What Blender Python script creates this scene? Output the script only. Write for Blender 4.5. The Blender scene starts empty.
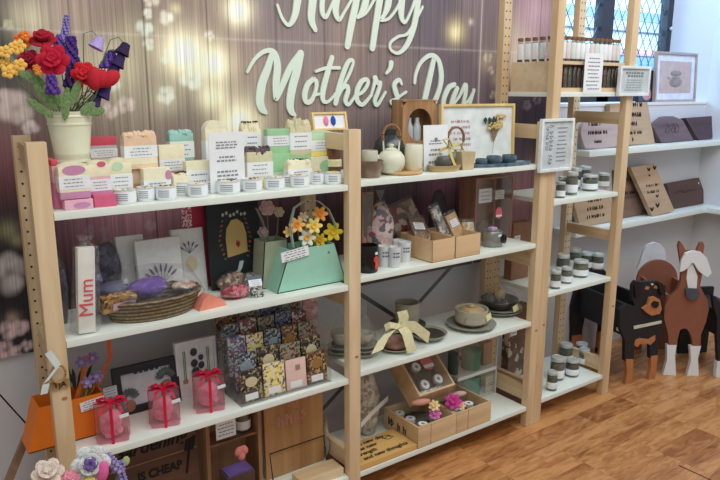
import bpy, bmesh, math, random
import numpy as np
from mathutils import Matrix, Vector, noise as mnoise
random.seed(7); rng = np.random.default_rng(5)
PI = math.pi
scene = bpy.context.scene
COL = scene.collection
# ---------------------------------------------------------------- camera, world, lights
CAM = np.array([-.3383, -1.6909, 1.3600]); FPX = 682.27
YAW, PIT, ROL = .6253, .2183, .0015
FW = np.array([math.sin(YAW)*math.cos(PIT), math.cos(YAW)*math.cos(PIT), -math.sin(PIT)])
_r = np.array([math.cos(YAW), -math.sin(YAW), 0]); _u = np.cross(_r, FW)
R2 = math.cos(ROL)*_r+math.sin(ROL)*_u; U2 = -math.sin(ROL)*_r+math.cos(ROL)*_u
cd = bpy.data.cameras.new('camera'); cam = bpy.data.objects.new('camera', cd); COL.objects.link(cam)
cd.sensor_width = 36; cd.lens = FPX/720*36; cd.clip_start = .02
cam.matrix_world = Matrix(((R2[0], U2[0], -FW[0], CAM[0]), (R2[1], U2[1], -FW[1], CAM[1]), (R2[2], U2[2], -FW[2], CAM[2]), (0, 0, 0, 1)))
scene.camera = cam
w = bpy.data.worlds.new('world'); scene.world = w; w.use_nodes = True
w.node_tree.nodes['Background'].inputs[0].default_value = (.86, .95, 1.0, 1)
w.node_tree.nodes['Background'].inputs[1].default_value = .47
def area(name, loc, target, size, power, col):
    l = bpy.data.lights.new(name, 'AREA'); l.shape = 'RECTANGLE'; l.size, l.size_y = size; l.energy = power; l.color = col
    o = bpy.data.objects.new(name, l); COL.objects.link(o); o.location = loc
    o.rotation_euler = (Vector(target)-Vector(loc)).to_track_quat('-Z', 'Y').to_euler(); return o
area('ceiling_light', (.6, -1.25, 2.7), (.7, .1, .9), (2.6, 1.2), 31, (1, .985, .95))
area('ceiling_light_far', (2.6, -1.0, 2.7), (2.6, 0, .5), (1.6, 1.0), 18, (1, .985, .95))
area('daylight_window', (2.75, 1.5, 2.1), (3.6, .45, 1.5), (.8, .7), 60, (.55, .76, 1.0))
area('blue_wall_fill', (2.95, -.15, 2.6), (3.4, .6, 1.5), (.6, .6), 17, (.22, .50, 1.0))  # added blue fill, no real fixture; tints the wall beside the window
area('street_daylight', (8.2, 2.0, 3.9), (8.7, 4.4, 2.0), (3.5, 1.5), 420, (.85, .93, 1.0))
vs = scene.view_settings
scene.display_settings.display_device = 'sRGB'
vs.view_transform = 'Standard'; vs.look = 'None'; vs.exposure = 0.0; vs.gamma = 1; vs.use_curve_mapping = False
# ---------------------------------------------------------------- photo geometry -> places in the room
def ray(px, py): return FW+R2*(px-360)/FPX-U2*(py-240)/FPX
def onz(px, py, z): d = ray(px, py); return CAM+d*(z-CAM[2])/d[2]
def ony(px, py, Y): d = ray(px, py); return CAM+d*(Y-CAM[1])/d[1]
def onp(px, py, P0, d2):       # on the upright plane through P0 along direction d2; gives (along, z)
    n = np.array([-d2[1], d2[0], 0]); d = ray(px, py); t = n@(np.array(P0)-CAM)/(n@d); q = CAM+d*t
    return ((q-np.array(P0))@np.array([d2[0], d2[1], 0]), q[2])
def XA(px, Y, z):              # X of the point at depth Y, height z seen in column px
    k = (px-360)/FPX; n = R2-k*FW; c = np.array([0, Y, z])-CAM*np.array([1, 1, 1]); c[0] = 0
    return CAM[0]-(n[1]*(Y-CAM[1])+n[2]*(z-CAM[2]))/n[0]
def ZA(px, py, Y): return ony(px, py, Y)[2]
def mpp(x, y, z): return float((np.array([x, y, z])-CAM)@FW)/FPX
# ---------------------------------------------------------------- materials
def lin(c): return tuple(((v/255)/12.92 if v/255 <= .04045 else ((v/255+.055)/1.055)**2.4) for v in c)
MATS = {}
def newmat(name):
    m = bpy.data.materials.new(name); m.use_nodes = True; nt = m.node_tree
    return m, nt, nt.nodes['Principled BSDF']
def N(nt, t, **k):
    n = nt.nodes.new(t)
    for a, b in k.items(): setattr(n, a, b)
    return n
def coords(nt, scale, kind='Object'):
    tc = N(nt, 'ShaderNodeTexCoord'); mp = N(nt, 'ShaderNodeMapping'); mp.inputs['Scale'].default_value = scale
    nt.links.new(tc.outputs[kind], mp.inputs['Vector']); return mp.outputs['Vector']
def mat(name, rgb, rough=.6, metal=0, var=.10, sc=25, bump=0, spec=.4, two=None):
    if name in MATS: return MATS[name]
    m, nt, b = newmat(name); c = lin(rgb)
    v = coords(nt, (sc, sc, sc)); nz = N(nt, 'ShaderNodeTexNoise'); nz.inputs['Scale'].default_value = 1; nz.inputs['Detail'].default_value = 3
    nt.links.new(v, nz.inputs['Vector'])
    r = N(nt, 'ShaderNodeValToRGB'); c2 = lin(two) if two else c
    r.color_ramp.elements[0].position = .3; r.color_ramp.elements[1].position = .7
    r.color_ramp.elements[0].color = tuple(x*(1-var) for x in c)+(1,); r.color_ramp.elements[1].color = tuple(min(1, x*(1+var)) for x in c2)+(1,)
    nt.links.new(nz.outputs['Fac'], r.inputs[0]); nt.links.new(r.outputs[0], b.inputs['Base Color'])
    b.inputs['Roughness'].default_value = rough; b.inputs['Metallic'].default_value = metal; b.inputs['Specular IOR Level'].default_value = spec
    if bump:
        bp = N(nt, 'ShaderNodeBump'); bp.inputs['Strength'].default_value = bump; bp.inputs['Distance'].default_value = .004
        nt.links.new(nz.outputs['Fac'], bp.inputs['Height']); nt.links.new(bp.outputs[0], b.inputs['Normal'])
    MATS[name] = m; return m
def wood(name, rgb, dark, axis='Z', sc=1.0, rough=.5, contrast=1.0):
    if name in MATS: return MATS[name]
    m, nt, b = newmat(name)
    s = {'Z': (28*sc, 28*sc, 2.2*sc), 'X': (2.2*sc, 28*sc, 28*sc), 'Y': (28*sc, 2.2*sc, 28*sc)}[axis]
    v = coords(nt, s); nz = N(nt, 'ShaderNodeTexNoise'); nz.inputs['Scale'].default_value = 1; nz.inputs['Detail'].default_value = 5; nz.inputs['Distortion'].default_value = .6
    nt.links.new(v, nz.inputs['Vector'])
    v2 = coords(nt, tuple(x*.35 for x in s)); wv = N(nt, 'ShaderNodeTexNoise'); wv.inputs['Scale'].default_value = 1
    nt.links.new(v2, wv.inputs['Vector'])
    mx = N(nt, 'ShaderNodeMath', operation='ADD'); nt.links.new(nz.outputs['Fac'], mx.inputs[0]); nt.links.new(wv.outputs['Fac'], mx.inputs[1])
    r = N(nt, 'ShaderNodeValToRGB'); r.color_ramp.elements[0].position = .38/2*2; r.color_ramp.elements[1].position = .66
    md = N(nt, 'ShaderNodeMath', operation='MULTIPLY'); md.inputs[1].default_value = .5; nt.links.new(mx.outputs[0], md.inputs[0])
    r.color_ramp.elements[0].color = lin(dark)+(1,); r.color_ramp.elements[1].color = lin(rgb)+(1,)
    nt.links.new(md.outputs[0], r.inputs[0]); nt.links.new(r.outputs[0], b.inputs['Base Color'])
    b.inputs['Roughness'].default_value = rough; MATS[name] = m; return m
def patch(name, cols, sc=60, rough=.35, stretch=(1, 1, 1), spec=.5):     # printed pattern of random coloured patches
    if name in MATS: return MATS[name]
    m, nt, b = newmat(name)
    v = coords(nt, tuple(sc*s for s in stretch)); nz = N(nt, 'ShaderNodeTexNoise'); nz.inputs['Scale'].default_value = 1.3; nz.inputs['Detail'].default_value = 2
    nt.links.new(v, nz.inputs['Vector'])
    ad = N(nt, 'ShaderNodeMixRGB', blend_type='ADD'); ad.inputs[0].default_value = 1; nt.links.new(v, ad.inputs[1]); nt.links.new(nz.outputs['Color'], ad.inputs[2])
    vo = N(nt, 'ShaderNodeTexVoronoi'); vo.inputs['Scale'].default_value = 1; nt.links.new(ad.outputs[0], vo.inputs['Vector'])
    sp = N(nt, 'ShaderNodeSeparateColor'); nt.links.new(vo.outputs['Color'], sp.inputs[0])
    r = N(nt, 'ShaderNodeValToRGB'); r.color_ramp.interpolation = 'CONSTANT'; n = len(cols)
    while len(r.color_ramp.elements) < n: r.color_ramp.elements.new(.5)
    for i, c in enumerate(cols): r.color_ramp.elements[i].position = i/n; r.color_ramp.elements[i].color = lin(c)+(1,)
    nt.links.new(sp.outputs[0], r.inputs[0]); nt.links.new(r.outputs[0], b.inputs['Base Color'])
    b.inputs['Roughness'].default_value = rough; b.inputs['Specular IOR Level'].default_value = spec; MATS[name] = m; return m
def clear(name, tint=(255, 255, 255), op=.10, bump=0, sc=30, rough=.08):   # thin clear plastic or glass
    if name in MATS: return MATS[name]
    m, nt, b = newmat(name); nt.nodes.remove(b); out = nt.nodes['Material Output']
    t = N(nt, 'ShaderNodeBsdfTransparent'); t.inputs[0].default_value = lin(tint)+(1,)
    g = N(nt, 'ShaderNodeBsdfGlossy'); g.inputs['Roughness'].default_value = rough; d = N(nt, 'ShaderNodeBsdfDiffuse'); d.inputs[0].default_value = (.75, .78, .78, 1)
    lw = N(nt, 'ShaderNodeLayerWeight'); lw.inputs['Blend'].default_value = .35
    m1 = N(nt, 'ShaderNodeMixShader'); m2 = N(nt, 'ShaderNodeMixShader'); m1.inputs[0].default_value = op
    nt.links.new(t.outputs[0], m1.inputs[1]); nt.links.new(d.outputs[0], m1.inputs[2])
    mu = N(nt, 'ShaderNodeMath', operation='MULTIPLY_ADD'); mu.inputs[1].default_value = .2; mu.inputs[2].default_value = .02
    nt.links.new(lw.outputs['Facing'], mu.inputs[0]); nt.links.new(mu.outputs[0], m2.inputs[0])
    nt.links.new(m1.outputs[0], m2.inputs[1]); nt.links.new(g.outputs[0], m2.inputs[2]); nt.links.new(m2.outputs[0], out.inputs[0])
    if bump:
        v = coords(nt, (sc, sc, sc)); nz = N(nt, 'ShaderNodeTexNoise'); nz.inputs['Scale'].default_value = 1; nz.inputs['Distortion'].default_value = 1.5
        nt.links.new(v, nz.inputs['Vector']); bp = N(nt, 'ShaderNodeBump'); bp.inputs['Strength'].default_value = bump; bp.inputs['Distance'].default_value = .02
        nt.links.new(nz.outputs['Fac'], bp.inputs['Height']); nt.links.new(bp.outputs[0], g.inputs['Normal'])
    MATS[name] = m; return m
PINE = wood('pine', (232, 208, 170), (206, 174, 132), 'Z'); PINEX = wood('pine_x', (232, 208, 170), (206, 174, 132), 'X'); PINEY = wood('pine_y', (230, 205, 166), (200, 168, 126), 'Y')
HOLE = mat('peg_hole_dark', (45, 36, 28), .9); KNOT = mat('knot', (172, 120, 76), .7)
WHITE = mat('white_laminate', (232, 238, 228), .35, var=.02); PAPER = mat('paper', (236, 238, 240), .8, var=.03); INK = mat('ink', (70, 70, 78), .8); INKB = mat('ink_black', (24, 20, 18), .8)
GREYINK = mat('ink_grey', (130, 134, 140), .8)
CREAM = mat('cream_soap', (244, 232, 186), .6, bump=.3); TINM = mat('tin', (226, 228, 226), .3, .35); CLEAR = clear('clear_plastic', op=.025); GLASS = clear('jar_glass', (232, 238, 234), op=.04, rough=.05)
CELLO = clear('cellophane', op=.035, bump=1.0, sc=22, rough=.12); BLACK = mat('black', (22, 22, 24), .5); RED = mat('red_ribbon', (205, 25, 60), .4); GREEN = mat('leaf_green', (95, 135, 70), .7, var=.2)
KRAFT = mat('kraft', (200, 160, 112), .8, var=.12, sc=40)
# ---------------------------------------------------------------- mesh building
class MB:
    def __init__(s): s.bm = bmesh.new(); s.mi = 0; s.sm = True
    def _fin(s, vs, T=None, fs=None):
        if T is not None: bmesh.ops.transform(s.bm, matrix=T, verts=vs)
        for f in (fs if fs is not None else {f for v in vs for f in v.link_faces}): f.material_index = s.mi; f.smooth = s.sm
        return s
    def box(s, x0, x1, y0, y1, z0, z1, T=None, bev=0):
        M = Matrix.Translation(((x0+x1)/2, (y0+y1)/2, (z0+z1)/2)) @ Matrix.Diagonal((abs(x1-x0), abs(y1-y0), abs(z1-z0), 1))
        r = bmesh.ops.create_cube(s.bm, size=1, matrix=M); vs = r['verts']
        if bev:
            es = list({e for v in vs for e in v.link_edges}); r = bmesh.ops.bevel(s.bm, geom=es, offset=bev, segments=2, affect='EDGES', profile=.7)
            vs = list({v for f in r['faces'] for v in f.verts} | {v for v in vs if v.is_valid})
            k = set(vs)
            for v in list(k):
                for f in v.link_faces: k.update(f.verts)
            vs = list(k)
        return s._fin(vs, T)
    def lathe(s, prof, n=20, c=(0, 0, 0), T=None, sx=1, sy=1, wob=None):
        rings = []; vs = []
        for (r, z) in prof:
            if r < 1e-6: v = s.bm.verts.new((c[0], c[1], c[2]+z)); rings.append([v]); vs.append(v)
            else:
                ring = []
                for i in range(n):
                    a = 2*PI*i/n; rr = r*(1+(wob(a, z) if wob else 0))
                    v = s.bm.verts.new((c[0]+rr*sx*math.cos(a), c[1]+rr*sy*math.sin(a), c[2]+z)); ring.append(v); vs.append(v)
                rings.append(ring)
        for A, B in zip(rings, rings[1:]):
            if len(A) == 1 and len(B) == 1: continue
            for i in range(n):
                j = (i+1) % n
                if len(A) == 1: s.bm.faces.new((A[0], B[j], B[i]))
                elif len(B) == 1: s.bm.faces.new((A[i], A[j], B[0]))
                else: s.bm.faces.new((A[i], A[j], B[j], B[i]))
        return s._fin(vs, T)
    def tube(s, pts, r, n=7, closed=False, T=None):
        P = [Vector(p) for p in pts]; m = len(P); rings = []; vs = []; up = Vector((0, 0, 1))
        for i, p in enumerate(P):
            a = P[(i-1) % m] if (closed or i > 0) else p; b = P[(i+1) % m] if (closed or i < m-1) else p
            t = (b-a).normalized() if (b-a).length > 1e-9 else Vector((0, 0, 1))
            u = t.cross(up)
            if u.length < .1: u = t.cross(Vector((1, .2, 0)))
            u.normalize(); v = t.cross(u); rr = r[i] if isinstance(r, (list, tuple)) else r
            ring = [s.bm.verts.new(p+u*rr*math.cos(2*PI*k/n)+v*rr*math.sin(2*PI*k/n)) for k in range(n)]; rings.append(ring); vs += ring
        for i in range(m if closed else m-1):
            A, B = rings[i], rings[(i+1) % m]
            for k in range(n): s.bm.faces.new((A[k], A[(k+1) % n], B[(k+1) % n], B[k]))
        if not closed: s.bm.faces.new(list(reversed(rings[0]))); s.bm.faces.new(rings[-1])
        return s._fin(vs, T)
    def ball(s, c, r, sub=2, T=None, jit=0, js=30):
        if not isinstance(r, (list, tuple)): r = (r, r, r)
        q = bmesh.ops.create_icosphere(s.bm, subdivisions=sub, radius=1); vs = q['verts']
        for v in vs:
            k = 1+(jit*mnoise.noise(Vector(c)*js+v.co*1.8) if jit else 0); v.co = Vector((v.co.x*r[0]*k, v.co.y*r[1]*k, v.co.z*r[2]*k))
        if T is not None: bmesh.ops.transform(s.bm, matrix=T, verts=vs)
        bmesh.ops.translate(s.bm, vec=c, verts=vs)
        return s._fin(vs)
    def prism(s, out, y0, y1, T=None):        # outline in x,z pushed through from y0 to y1
        A = [s.bm.verts.new((x, y0, z)) for x, z in out]; B = [s.bm.verts.new((x, y1, z)) for x, z in out]; n = len(out)
        fs = [s.bm.faces.new(A), s.bm.faces.new(list(reversed(B)))]
        for i in range(n): fs.append(s.bm.faces.new((A[i], B[i], B[(i+1) % n], A[(i+1) % n])))
        sm = s.sm; s.sm = False; s._fin(A+B, T, fs); s.sm = sm; return s
    def ribbon(s, pts, wdir, wd, th=.0012, T=None):
        P = [Vector(p) for p in pts]; W = Vector(wdir).normalized(); vs = []; R = []
        for i, p in enumerate(P):
            t = (P[min(i+1, len(P)-1)]-P[max(i-1, 0)]).normalized(); nn = t.cross(W); nn = nn.normalized() if nn.length > .01 else Vector((0, 1, 0)); ww = wd[i] if isinstance(wd, (list, tuple)) else wd
            q = [s.bm.verts.new(p+W*a*ww/2+nn*b*th/2) for a, b in ((-1, -1), (1, -1), (1, 1), (-1, 1))]; vs += q; R.append(q)
        for A, B in zip(R, R[1:]):
            for k in range(4): s.bm.faces.new((A[k], A[(k+1) % 4], B[(k+1) % 4], B[k]))
        s.bm.faces.new(R[0][::-1]); s.bm.faces.new(R[-1]); return s._fin(vs, T)
    def build(s, name, m, parent=None, kind=None):
        bmesh.ops.recalc_face_normals(s.bm, faces=s.bm.faces); me = bpy.data.meshes.new(name); s.bm.to_mesh(me); s.bm.free()
        for x in (m if isinstance(m, (list, tuple)) else [m]): me.materials.append(x)
        me.set_sharp_from_angle(angle=math.radians(42))
        o = bpy.data.objects.new(name, me); COL.objects.link(o)
        if parent: o.parent = parent
        if kind: o['kind'] = kind
        return o
def B(*a, **k): return MB().box(*a, **k)
def tag(o, label, cat, group=None):
    o['label'] = label; o['category'] = cat
    if group: o['group'] = group
    return o
def thing(name, label, cat, loc, rz=0, group=None, rx=0, ry=0):
    o = bpy.data.objects.new(name, None); o.empty_display_size = .05; COL.objects.link(o); o.location = [float(v) for v in loc]; o.rotation_euler = (rx, ry, rz)
    return tag(o, label, cat, group)
def move(o, loc, rz=0, rx=0): o.location = [float(v) for v in loc]; o.rotation_euler = (rx, 0, rz); return o
def text(name, s, size, loc, m, parent, rot=(PI/2, 0, 0), ext=.0006, align='CENTER', shear=0, bold=0, wx=1.0):
    cu = bpy.data.curves.new(name, 'FONT'); cu.body = s; cu.size = size; cu.extrude = ext; cu.align_x = align; cu.align_y = 'CENTER'; cu.shear = shear; cu.offset = bold; cu.resolution_u = 3
    t = bpy.data.objects.new(name, cu); COL.objects.link(t); dg = bpy.context.evaluated_depsgraph_get(); me = bpy.data.meshes.new_from_object(t.evaluated_get(dg))
    COL.objects.unlink(t); bpy.data.objects.remove(t); me.materials.clear(); me.materials.append(m); me.name = name
    o = bpy.data.objects.new(name, me); COL.objects.link(o); o.location = loc; o.rotation_euler = rot; o.scale = (wx, 1, 1); o.parent = parent; return o
def lines(mb, x0, x1, z0, z1, y, n, mi=1, th=.18, seed=0):   # rows of small print on a card
    r = random.Random(seed); old = mb.mi; mb.mi = mi
    for i in range(n):
        z = z1-(i+.5)*(z1-z0)/n; h = (z1-z0)/n*th; a = x0+(x1-x0)*r.uniform(.05, .2); e = x1-(x1-x0)*r.uniform(.05, .2); x = a
        while x < e:
            l = (x1-x0)*r.uniform(.06, .16); mb.box(x, min(x+l, e), y-.0006, y+.0002, z-h/2, z+h/2); x += l+(x1-x0)*.045
    mb.mi = old; return mb
def scrib(q, x0, x1, z, h, y, seed=0, wgt=.1, horiz=True):      # a row of letter-like strokes
    r = random.Random(seed); x = x0; k = h*wgt
    while x < x1-h*.3:
        l = h*r.uniform(.4, .7); s = r.random()
        def seg(a, b): q.tube([(x+a[0]*l, y, z+(a[1]-.5)*h), (x+b[0]*l, y, z+(b[1]-.5)*h)], k, 4)
        if s < .3: seg((0, 0), (0, 1)); seg((0, .9), (.7, .5)); seg((.7, .5), (.1, .1))
        elif s < .55: seg((0, 0), (.35, 1)); seg((.35, 1), (.8, 0))
        elif s < .8: seg((.1, 0), (.1, .9)); seg((.1, .5), (.7, .6)); seg((.7, .6), (.7, 0))
        else: seg((.7, .9), (.1, .6)); seg((.1, .6), (.7, .35)); seg((.7, .35), (.1, .05))
        x += l*1.15+(h*.5 if r.random() < .2 else 0)
ORD = ['first', 'second', 'third', 'fourth', 'fifth', 'sixth', 'seventh', 'eighth', 'ninth', 'tenth', 'eleventh', 'twelfth', 'thirteenth']
# ---------------------------------------------------------------- the setting
L1, L2, L3, L4 = 1.074, .7565, .4404, .088
M1, M2, M3, M4 = 1.082, .774, .454, .0875
T1, T2, T3, T4 = 1.3487, .932, .556, .0957
XBL, XBR, XCL, XCR, XDR, XEL, XER = .8415, .886, 1.7275, 1.772, 1.8167, 2.2425, 2.287
WY = .385; UWY = .62; RX = 3.61
def struct(name, mb, m): return mb.build(name, m, None, 'structure')
fm, nt, b = newmat('laminate_floor')
v = coords(nt, (1, 1, 1)); br = N(nt, 'ShaderNodeTexBrick'); br.offset = .37; br.offset_frequency = 1; br.squash = 1
for k, val in (('Scale', 1), ('Mortar Size', .0008), ('Brick Width', .30), ('Row Height', .052), ('Bias', 0)): br.inputs[k].default_value = val
br.inputs['Color1'].default_value = (0, 0, 0, 1); br.inputs['Color2'].default_value = (1, 1, 1, 1); br.inputs['Mortar'].default_value = (.25, .25, .25, 1)
nt.links.new(v, br.inputs['Vector'])
v2 = coords(nt, (9, 34, 1)); nz = N(nt, 'ShaderNodeTexNoise'); nz.inputs['Scale'].default_value = 1; nz.inputs['Detail'].default_value = 4; nz.inputs['Distortion'].default_value = 1.2
ad = N(nt, 'ShaderNodeMixRGB', blend_type='ADD'); ad.inputs[0].default_value = 1; nt.links.new(v2, ad.inputs[1])
mu = N(nt, 'ShaderNodeMixRGB', blend_type='MULTIPLY'); mu.inputs[0].default_value = 1; mu.inputs[2].default_value = (7, 7, 7, 1); nt.links.new(br.outputs['Color'], mu.inputs[1]); nt.links.new(mu.outputs[0], ad.inputs[2]); nt.links.new(ad.outputs[0], nz.inputs['Vector'])
v3 = coords(nt, (4, 12, 1)); nz3 = N(nt, 'ShaderNodeTexNoise'); nz3.inputs['Scale'].default_value = 1; nt.links.new(v3, nz3.inputs['Vector'])
a1 = N(nt, 'ShaderNodeMath', operation='MULTIPLY_ADD'); a1.inputs[1].default_value = .32; nt.links.new(br.outputs['Color'], a1.inputs[0])
a2 = N(nt, 'ShaderNodeMath', operation='MULTIPLY_ADD'); a2.inputs[1].default_value = .85; nt.links.new(nz.outputs['Fac'], a2.inputs[0])
a3 = N(nt, 'ShaderNodeMath', operation='MULTIPLY'); a3.inputs[1].default_value = .25; nt.links.new(nz3.outputs['Fac'], a3.inputs[0]); nt.links.new(a3.outputs[0], a2.inputs[2]); nt.links.new(a2.outputs[0], a1.inputs[2])
r = N(nt, 'ShaderNodeValToRGB'); e = r.color_ramp.elements; e[0].position = .34; e[0].color = lin((112, 64, 32))+(1,); e[1].position = .85; e[1].color = lin((206, 148, 92))+(1,); q = e.new(.58); q.color = lin((166, 106, 58))+(1,)
nt.links.new(a1.outputs[0], r.inputs[0]); nt.links.new(r.outputs[0], b.inputs['Base Color']); b.inputs['Roughness'].default_value = .33
struct('floor', B(-2.5, 4.2, -3, UWY+.1, -.05, 0), fm)
WALL = mat('wall_paint', (212, 212, 214), .85, var=.03, sc=3)
wb = MB(); wb.box(-2.5, RX, WY, WY+.08, 0, 1.278); wb.box(-2.5, 2.30, WY, WY+.08, 1.278, 2.3); wb.prism([(3.545, 1.25), (RX, 1.25), (RX, 2.3), (3.545, 2.3)], UWY, UWY+.06); rv = [wb.bm.verts.new(p) for z in (1.278, 2.3) for p in ((3.545, UWY, z), (RX, WY, z), (RX+.02, UWY, z))]; [wb.bm.faces.new(f) for f in ((rv[0], rv[1], rv[4], rv[3]), (rv[1], rv[2], rv[5], rv[4]), (rv[2], rv[0], rv[3], rv[5]), (rv[0], rv[2], rv[1]), (rv[3], rv[4], rv[5]))]; wb.box(2.30, 3.545, UWY, UWY+.06, 2.2, 2.3); wb.box(2.22, 2.30, WY+.08, UWY+.06, 1.278, 2.3)
struct('wall_back', wb, WALL)
struct('trim_1', B(2.30, RX, WY-.004, UWY+.06, 1.278, 1.292), mat('ledge_paint', (225, 226, 228), .6, var=.02))
struct('wall_right', B(RX, RX+.1, -3, UWY+.1, 0, 2.3), WALL)
struct('trim_2', B(1.955, 1.959, -.72, -.53, 0, .0012), HOLE)
# leaded window in its recess and the street behind it
WF = mat('window_frame_paint', (48, 46, 52), .6)
wn = MB(); wx0, wx1, wz0, wz1 = 2.32, 3.545, 1.292, 2.2
wn.box(wx0, wx0+.05, UWY-.02, UWY+.03, wz0, wz1); wn.box(wx1-.05, wx1, UWY-.02, UWY+.03, wz0, wz1); wn.box(2.88, 2.98, UWY-.02, UWY+.03, wz0, wz1); wn.box(wx0, wx1, UWY-.02, UWY+.03, wz0, wz0+.04); wn.box(wx0, wx1, UWY-.02, UWY+.03, wz1-.04, wz1)
win = struct('window_1', wn, WF)
ld = MB(); st = .072; hh = .115
def diag(mb, a0, a1, b0, b1):
    for s in (1, -1):
        k = -40
        while k < 60:
            pts = []
            c0 = a0+k*st
            # line x = c0 + s*(z-b0)*st/hh clipped to the light
            za, zb = b0, b1
            for zz in np.linspace(b0, b1, 240):
                x = c0+s*(zz-b0)*st/hh
                if a0 <= x <= a1: pts.append((x, zz))
            if len(pts) > 3: mb.tube([(pts[0][0], UWY+.004, pts[0][1]), (pts[-1][0], UWY+.004, pts[-1][1])], .0022, 5)
            k += 1
diag(ld, wx0+.05, 2.88, wz0+.04, wz1-.04); diag(ld, 2.98, wx1-.05, wz0+.04, wz1-.04)
ld.build('leading', mat('lead', (70, 78, 92), .5, .4), win)
B(wx0+.03, wx1-.03, UWY+.009, UWY+.012, wz0+.02, wz1-.02).build('pane', clear('window_glass', (225, 238, 245), op=.04), win)
MB().ball((3.52, UWY-.03, 1.70), .012).tube([(3.52, UWY-.03, 1.70), (3.52, UWY-.01, 1.70)], .005).build('window_catch', mat('catch', (190, 200, 210), .3, .5), win)
FY = 4.4
fac = MB(); fac.box(0, 13, FY, FY+.2, -1, 5.5)
shop = struct('wall_street', fac, mat('street_wall', (222, 240, 240), .8, var=.05, sc=2))
def band(n, x0, x1, z0, z1, c, y=FY-.05): return tag(B(x0, x1, y, FY-.001, z0, z1).build(n, mat(n+'_paint', c, .7, var=.05)), n.replace('_', ' ')+' across the street seen through the leaded window', 'shopfront')
band('blue_shop_fascia', 3, 13, 2.32, 2.45, (150, 185, 232)); band('lilac_shop_blind', 3, 13, 2.18, 2.315, (200, 206, 236)); band('pink_shop_stripe', 3, 13, 1.84, 1.93, (240, 190, 205)); band('deep_blue_shop_panel', 3, 13, 1.62, 1.82, (140, 185, 225))
# ---------------------------------------------------------------- printed banner
BY = .372
pr = [(3, 35, 40, 44, 46), (5, 80, 30, 42, 46), (60, 10, 165, 132, 132), (110, 20, 132, 112, 100), (105, 75, 185, 172, 140), (150, 70, 140, 122, 108), (200, 20, 146, 124, 112), (200, 100, 122, 106, 96), (250, 60, 156, 130, 120), (270, 20, 126, 112, 120),
 (300, 50, 130, 115, 122), (330, 70, 140, 116, 110), (380, 90, 122, 100, 102), (400, 60, 125, 104, 106), (420, 30, 98, 88, 108), (450, 60, 98, 82, 98), (470, 90, 104, 84, 98), (490, 30, 128, 106, 114), (490, 90, 116, 90, 98), (535, 15, 142, 100, 122), (522, 50, 200, 176, 150), (548, 35, 150, 108, 130), (570, 40, 110, 78, 104), (530, 108, 66, 48, 66), (505, 120, 80, 58, 72),
 (60, 150, 130, 105, 95), (100, 120, 130, 110, 98), (255, 130, 140, 122, 108), (380, 130, 105, 88, 92), (70, 225, 150, 82, 108), (100, 215, 165, 98, 122), (150, 215, 178, 112, 136), (180, 240, 160, 100, 120), (230, 230, 90, 50, 70), (300, 220, 85, 45, 62), (420, 190, 80, 60, 75), (435, 205, 170, 85, 125), (460, 215, 80, 60, 65), (400, 215, 70, 55, 60), (520, 220, 140, 85, 90), (540, 200, 120, 70, 80),
 (5, 150, 130, 50, 68), (8, 175, 140, 52, 70), (10, 200, 24, 26, 34), (10, 230, 22, 28, 32), (10, 260, 26, 28, 36), (-8, 215, 22, 26, 32), (-8, 250, 22, 26, 32), (25, 240, 30, 32, 40), (12, 310, 26, 28, 38), (30, 330, 40, 36, 46), (3, 115, 120, 105, 100), (200, 300, 110, 80, 90), (450, 260, 110, 80, 90), (100, 300, 80, 60, 75)]
gx = np.arange(-.75, 2.275, .0042); gz = np.arange(.615, 1.95, .0065); GX, GZ = np.meshgrid(gx, gz)
num = np.zeros(GX.shape+(3,)); den = np.zeros(GX.shape)
for (px, py, *c) in pr:
    p = ony(px, py, BY); wgt = np.exp(-((GX-p[0])**2+(GZ-p[2])**2)/(2*.075**2))+1e-5/(.02+(GX-p[0])**2+(GZ-p[2])**2); num += wgt[..., None]*np.array(lin(c)); den += wgt
field = num/den[..., None]
def blob(px, py, r, c, a=1.0, soft=1.0, sq=1):
    global field
    p = ony(px, py, BY); m = mpp(p[0], BY, p[2]); d = np.sqrt(((GX-p[0])*sq)**2+(GZ-p[2])**2)/(r*m*1.15); k = a*np.clip(np.exp(-d**2*1.2/soft) if soft >= 1 else np.clip((1.1-d)/max(.05, soft), 0, 1), 0, 1)
    field = field*(1-k[..., None])+np.array(lin(c))*k[..., None]
for (x, y, r, c, a) in [(237, 10, 15, (255, 248, 195), 1), (182, 54, 24, (255, 246, 190), 1), (213, 64, 19, (255, 246, 185), 1), (211, 97, 14, (245, 240, 190), 1), (130, 35, 16, (190, 180, 130), .5), (112, 62, 20, (205, 198, 165), .5), (238, 124, 24, (250, 242, 190), 1), (30, 20, 20, (215, 208, 165), .7), (70, 20, 20, (170, 150, 120), .5), (55, 62, 24, (190, 175, 150), .35), (120, 70, 18, (200, 190, 140), .5), (175, 9, 5, (215, 205, 150), .9),
   (455, 32, 11, (225, 205, 120), .95), (486, 62, 10, (190, 165, 130), .6), (496, 80, 7, (180, 155, 130), .6), (520, 70, 14, (200, 190, 150), .6), (535, 10, 20, (200, 150, 175), .6), (165, 100, 14, (215, 210, 160), .5), (8, 230, 9, (150, 150, 90), .6), (18, 240, 6, (170, 165, 100), .5), (12, 318, 6, (190, 160, 120), .6)]: blob(x, y, r, c, a)
for (x, y, r, c) in [(184, 52, 13, (248, 252, 232)), (213, 63, 10, (246, 250, 228)), (237, 11, 9, (250, 252, 232)), (238, 122, 10, (248, 250, 230)), (454, 33, 5, (232, 225, 170)), (470, 22, 3, (220, 190, 170))]: blob(x, y, r, c, .9)
def blossom(px, py, r, c, n=5, seed=0):
    rr = random.Random(seed)
    for k in range(n): a = 2*PI*k/n+rr.random(); blob(px+r*.6*math.cos(a), py+r*.6*math.sin(a), r*rr.uniform(.4, .58), c, rr.uniform(.6, .9), .6)
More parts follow.
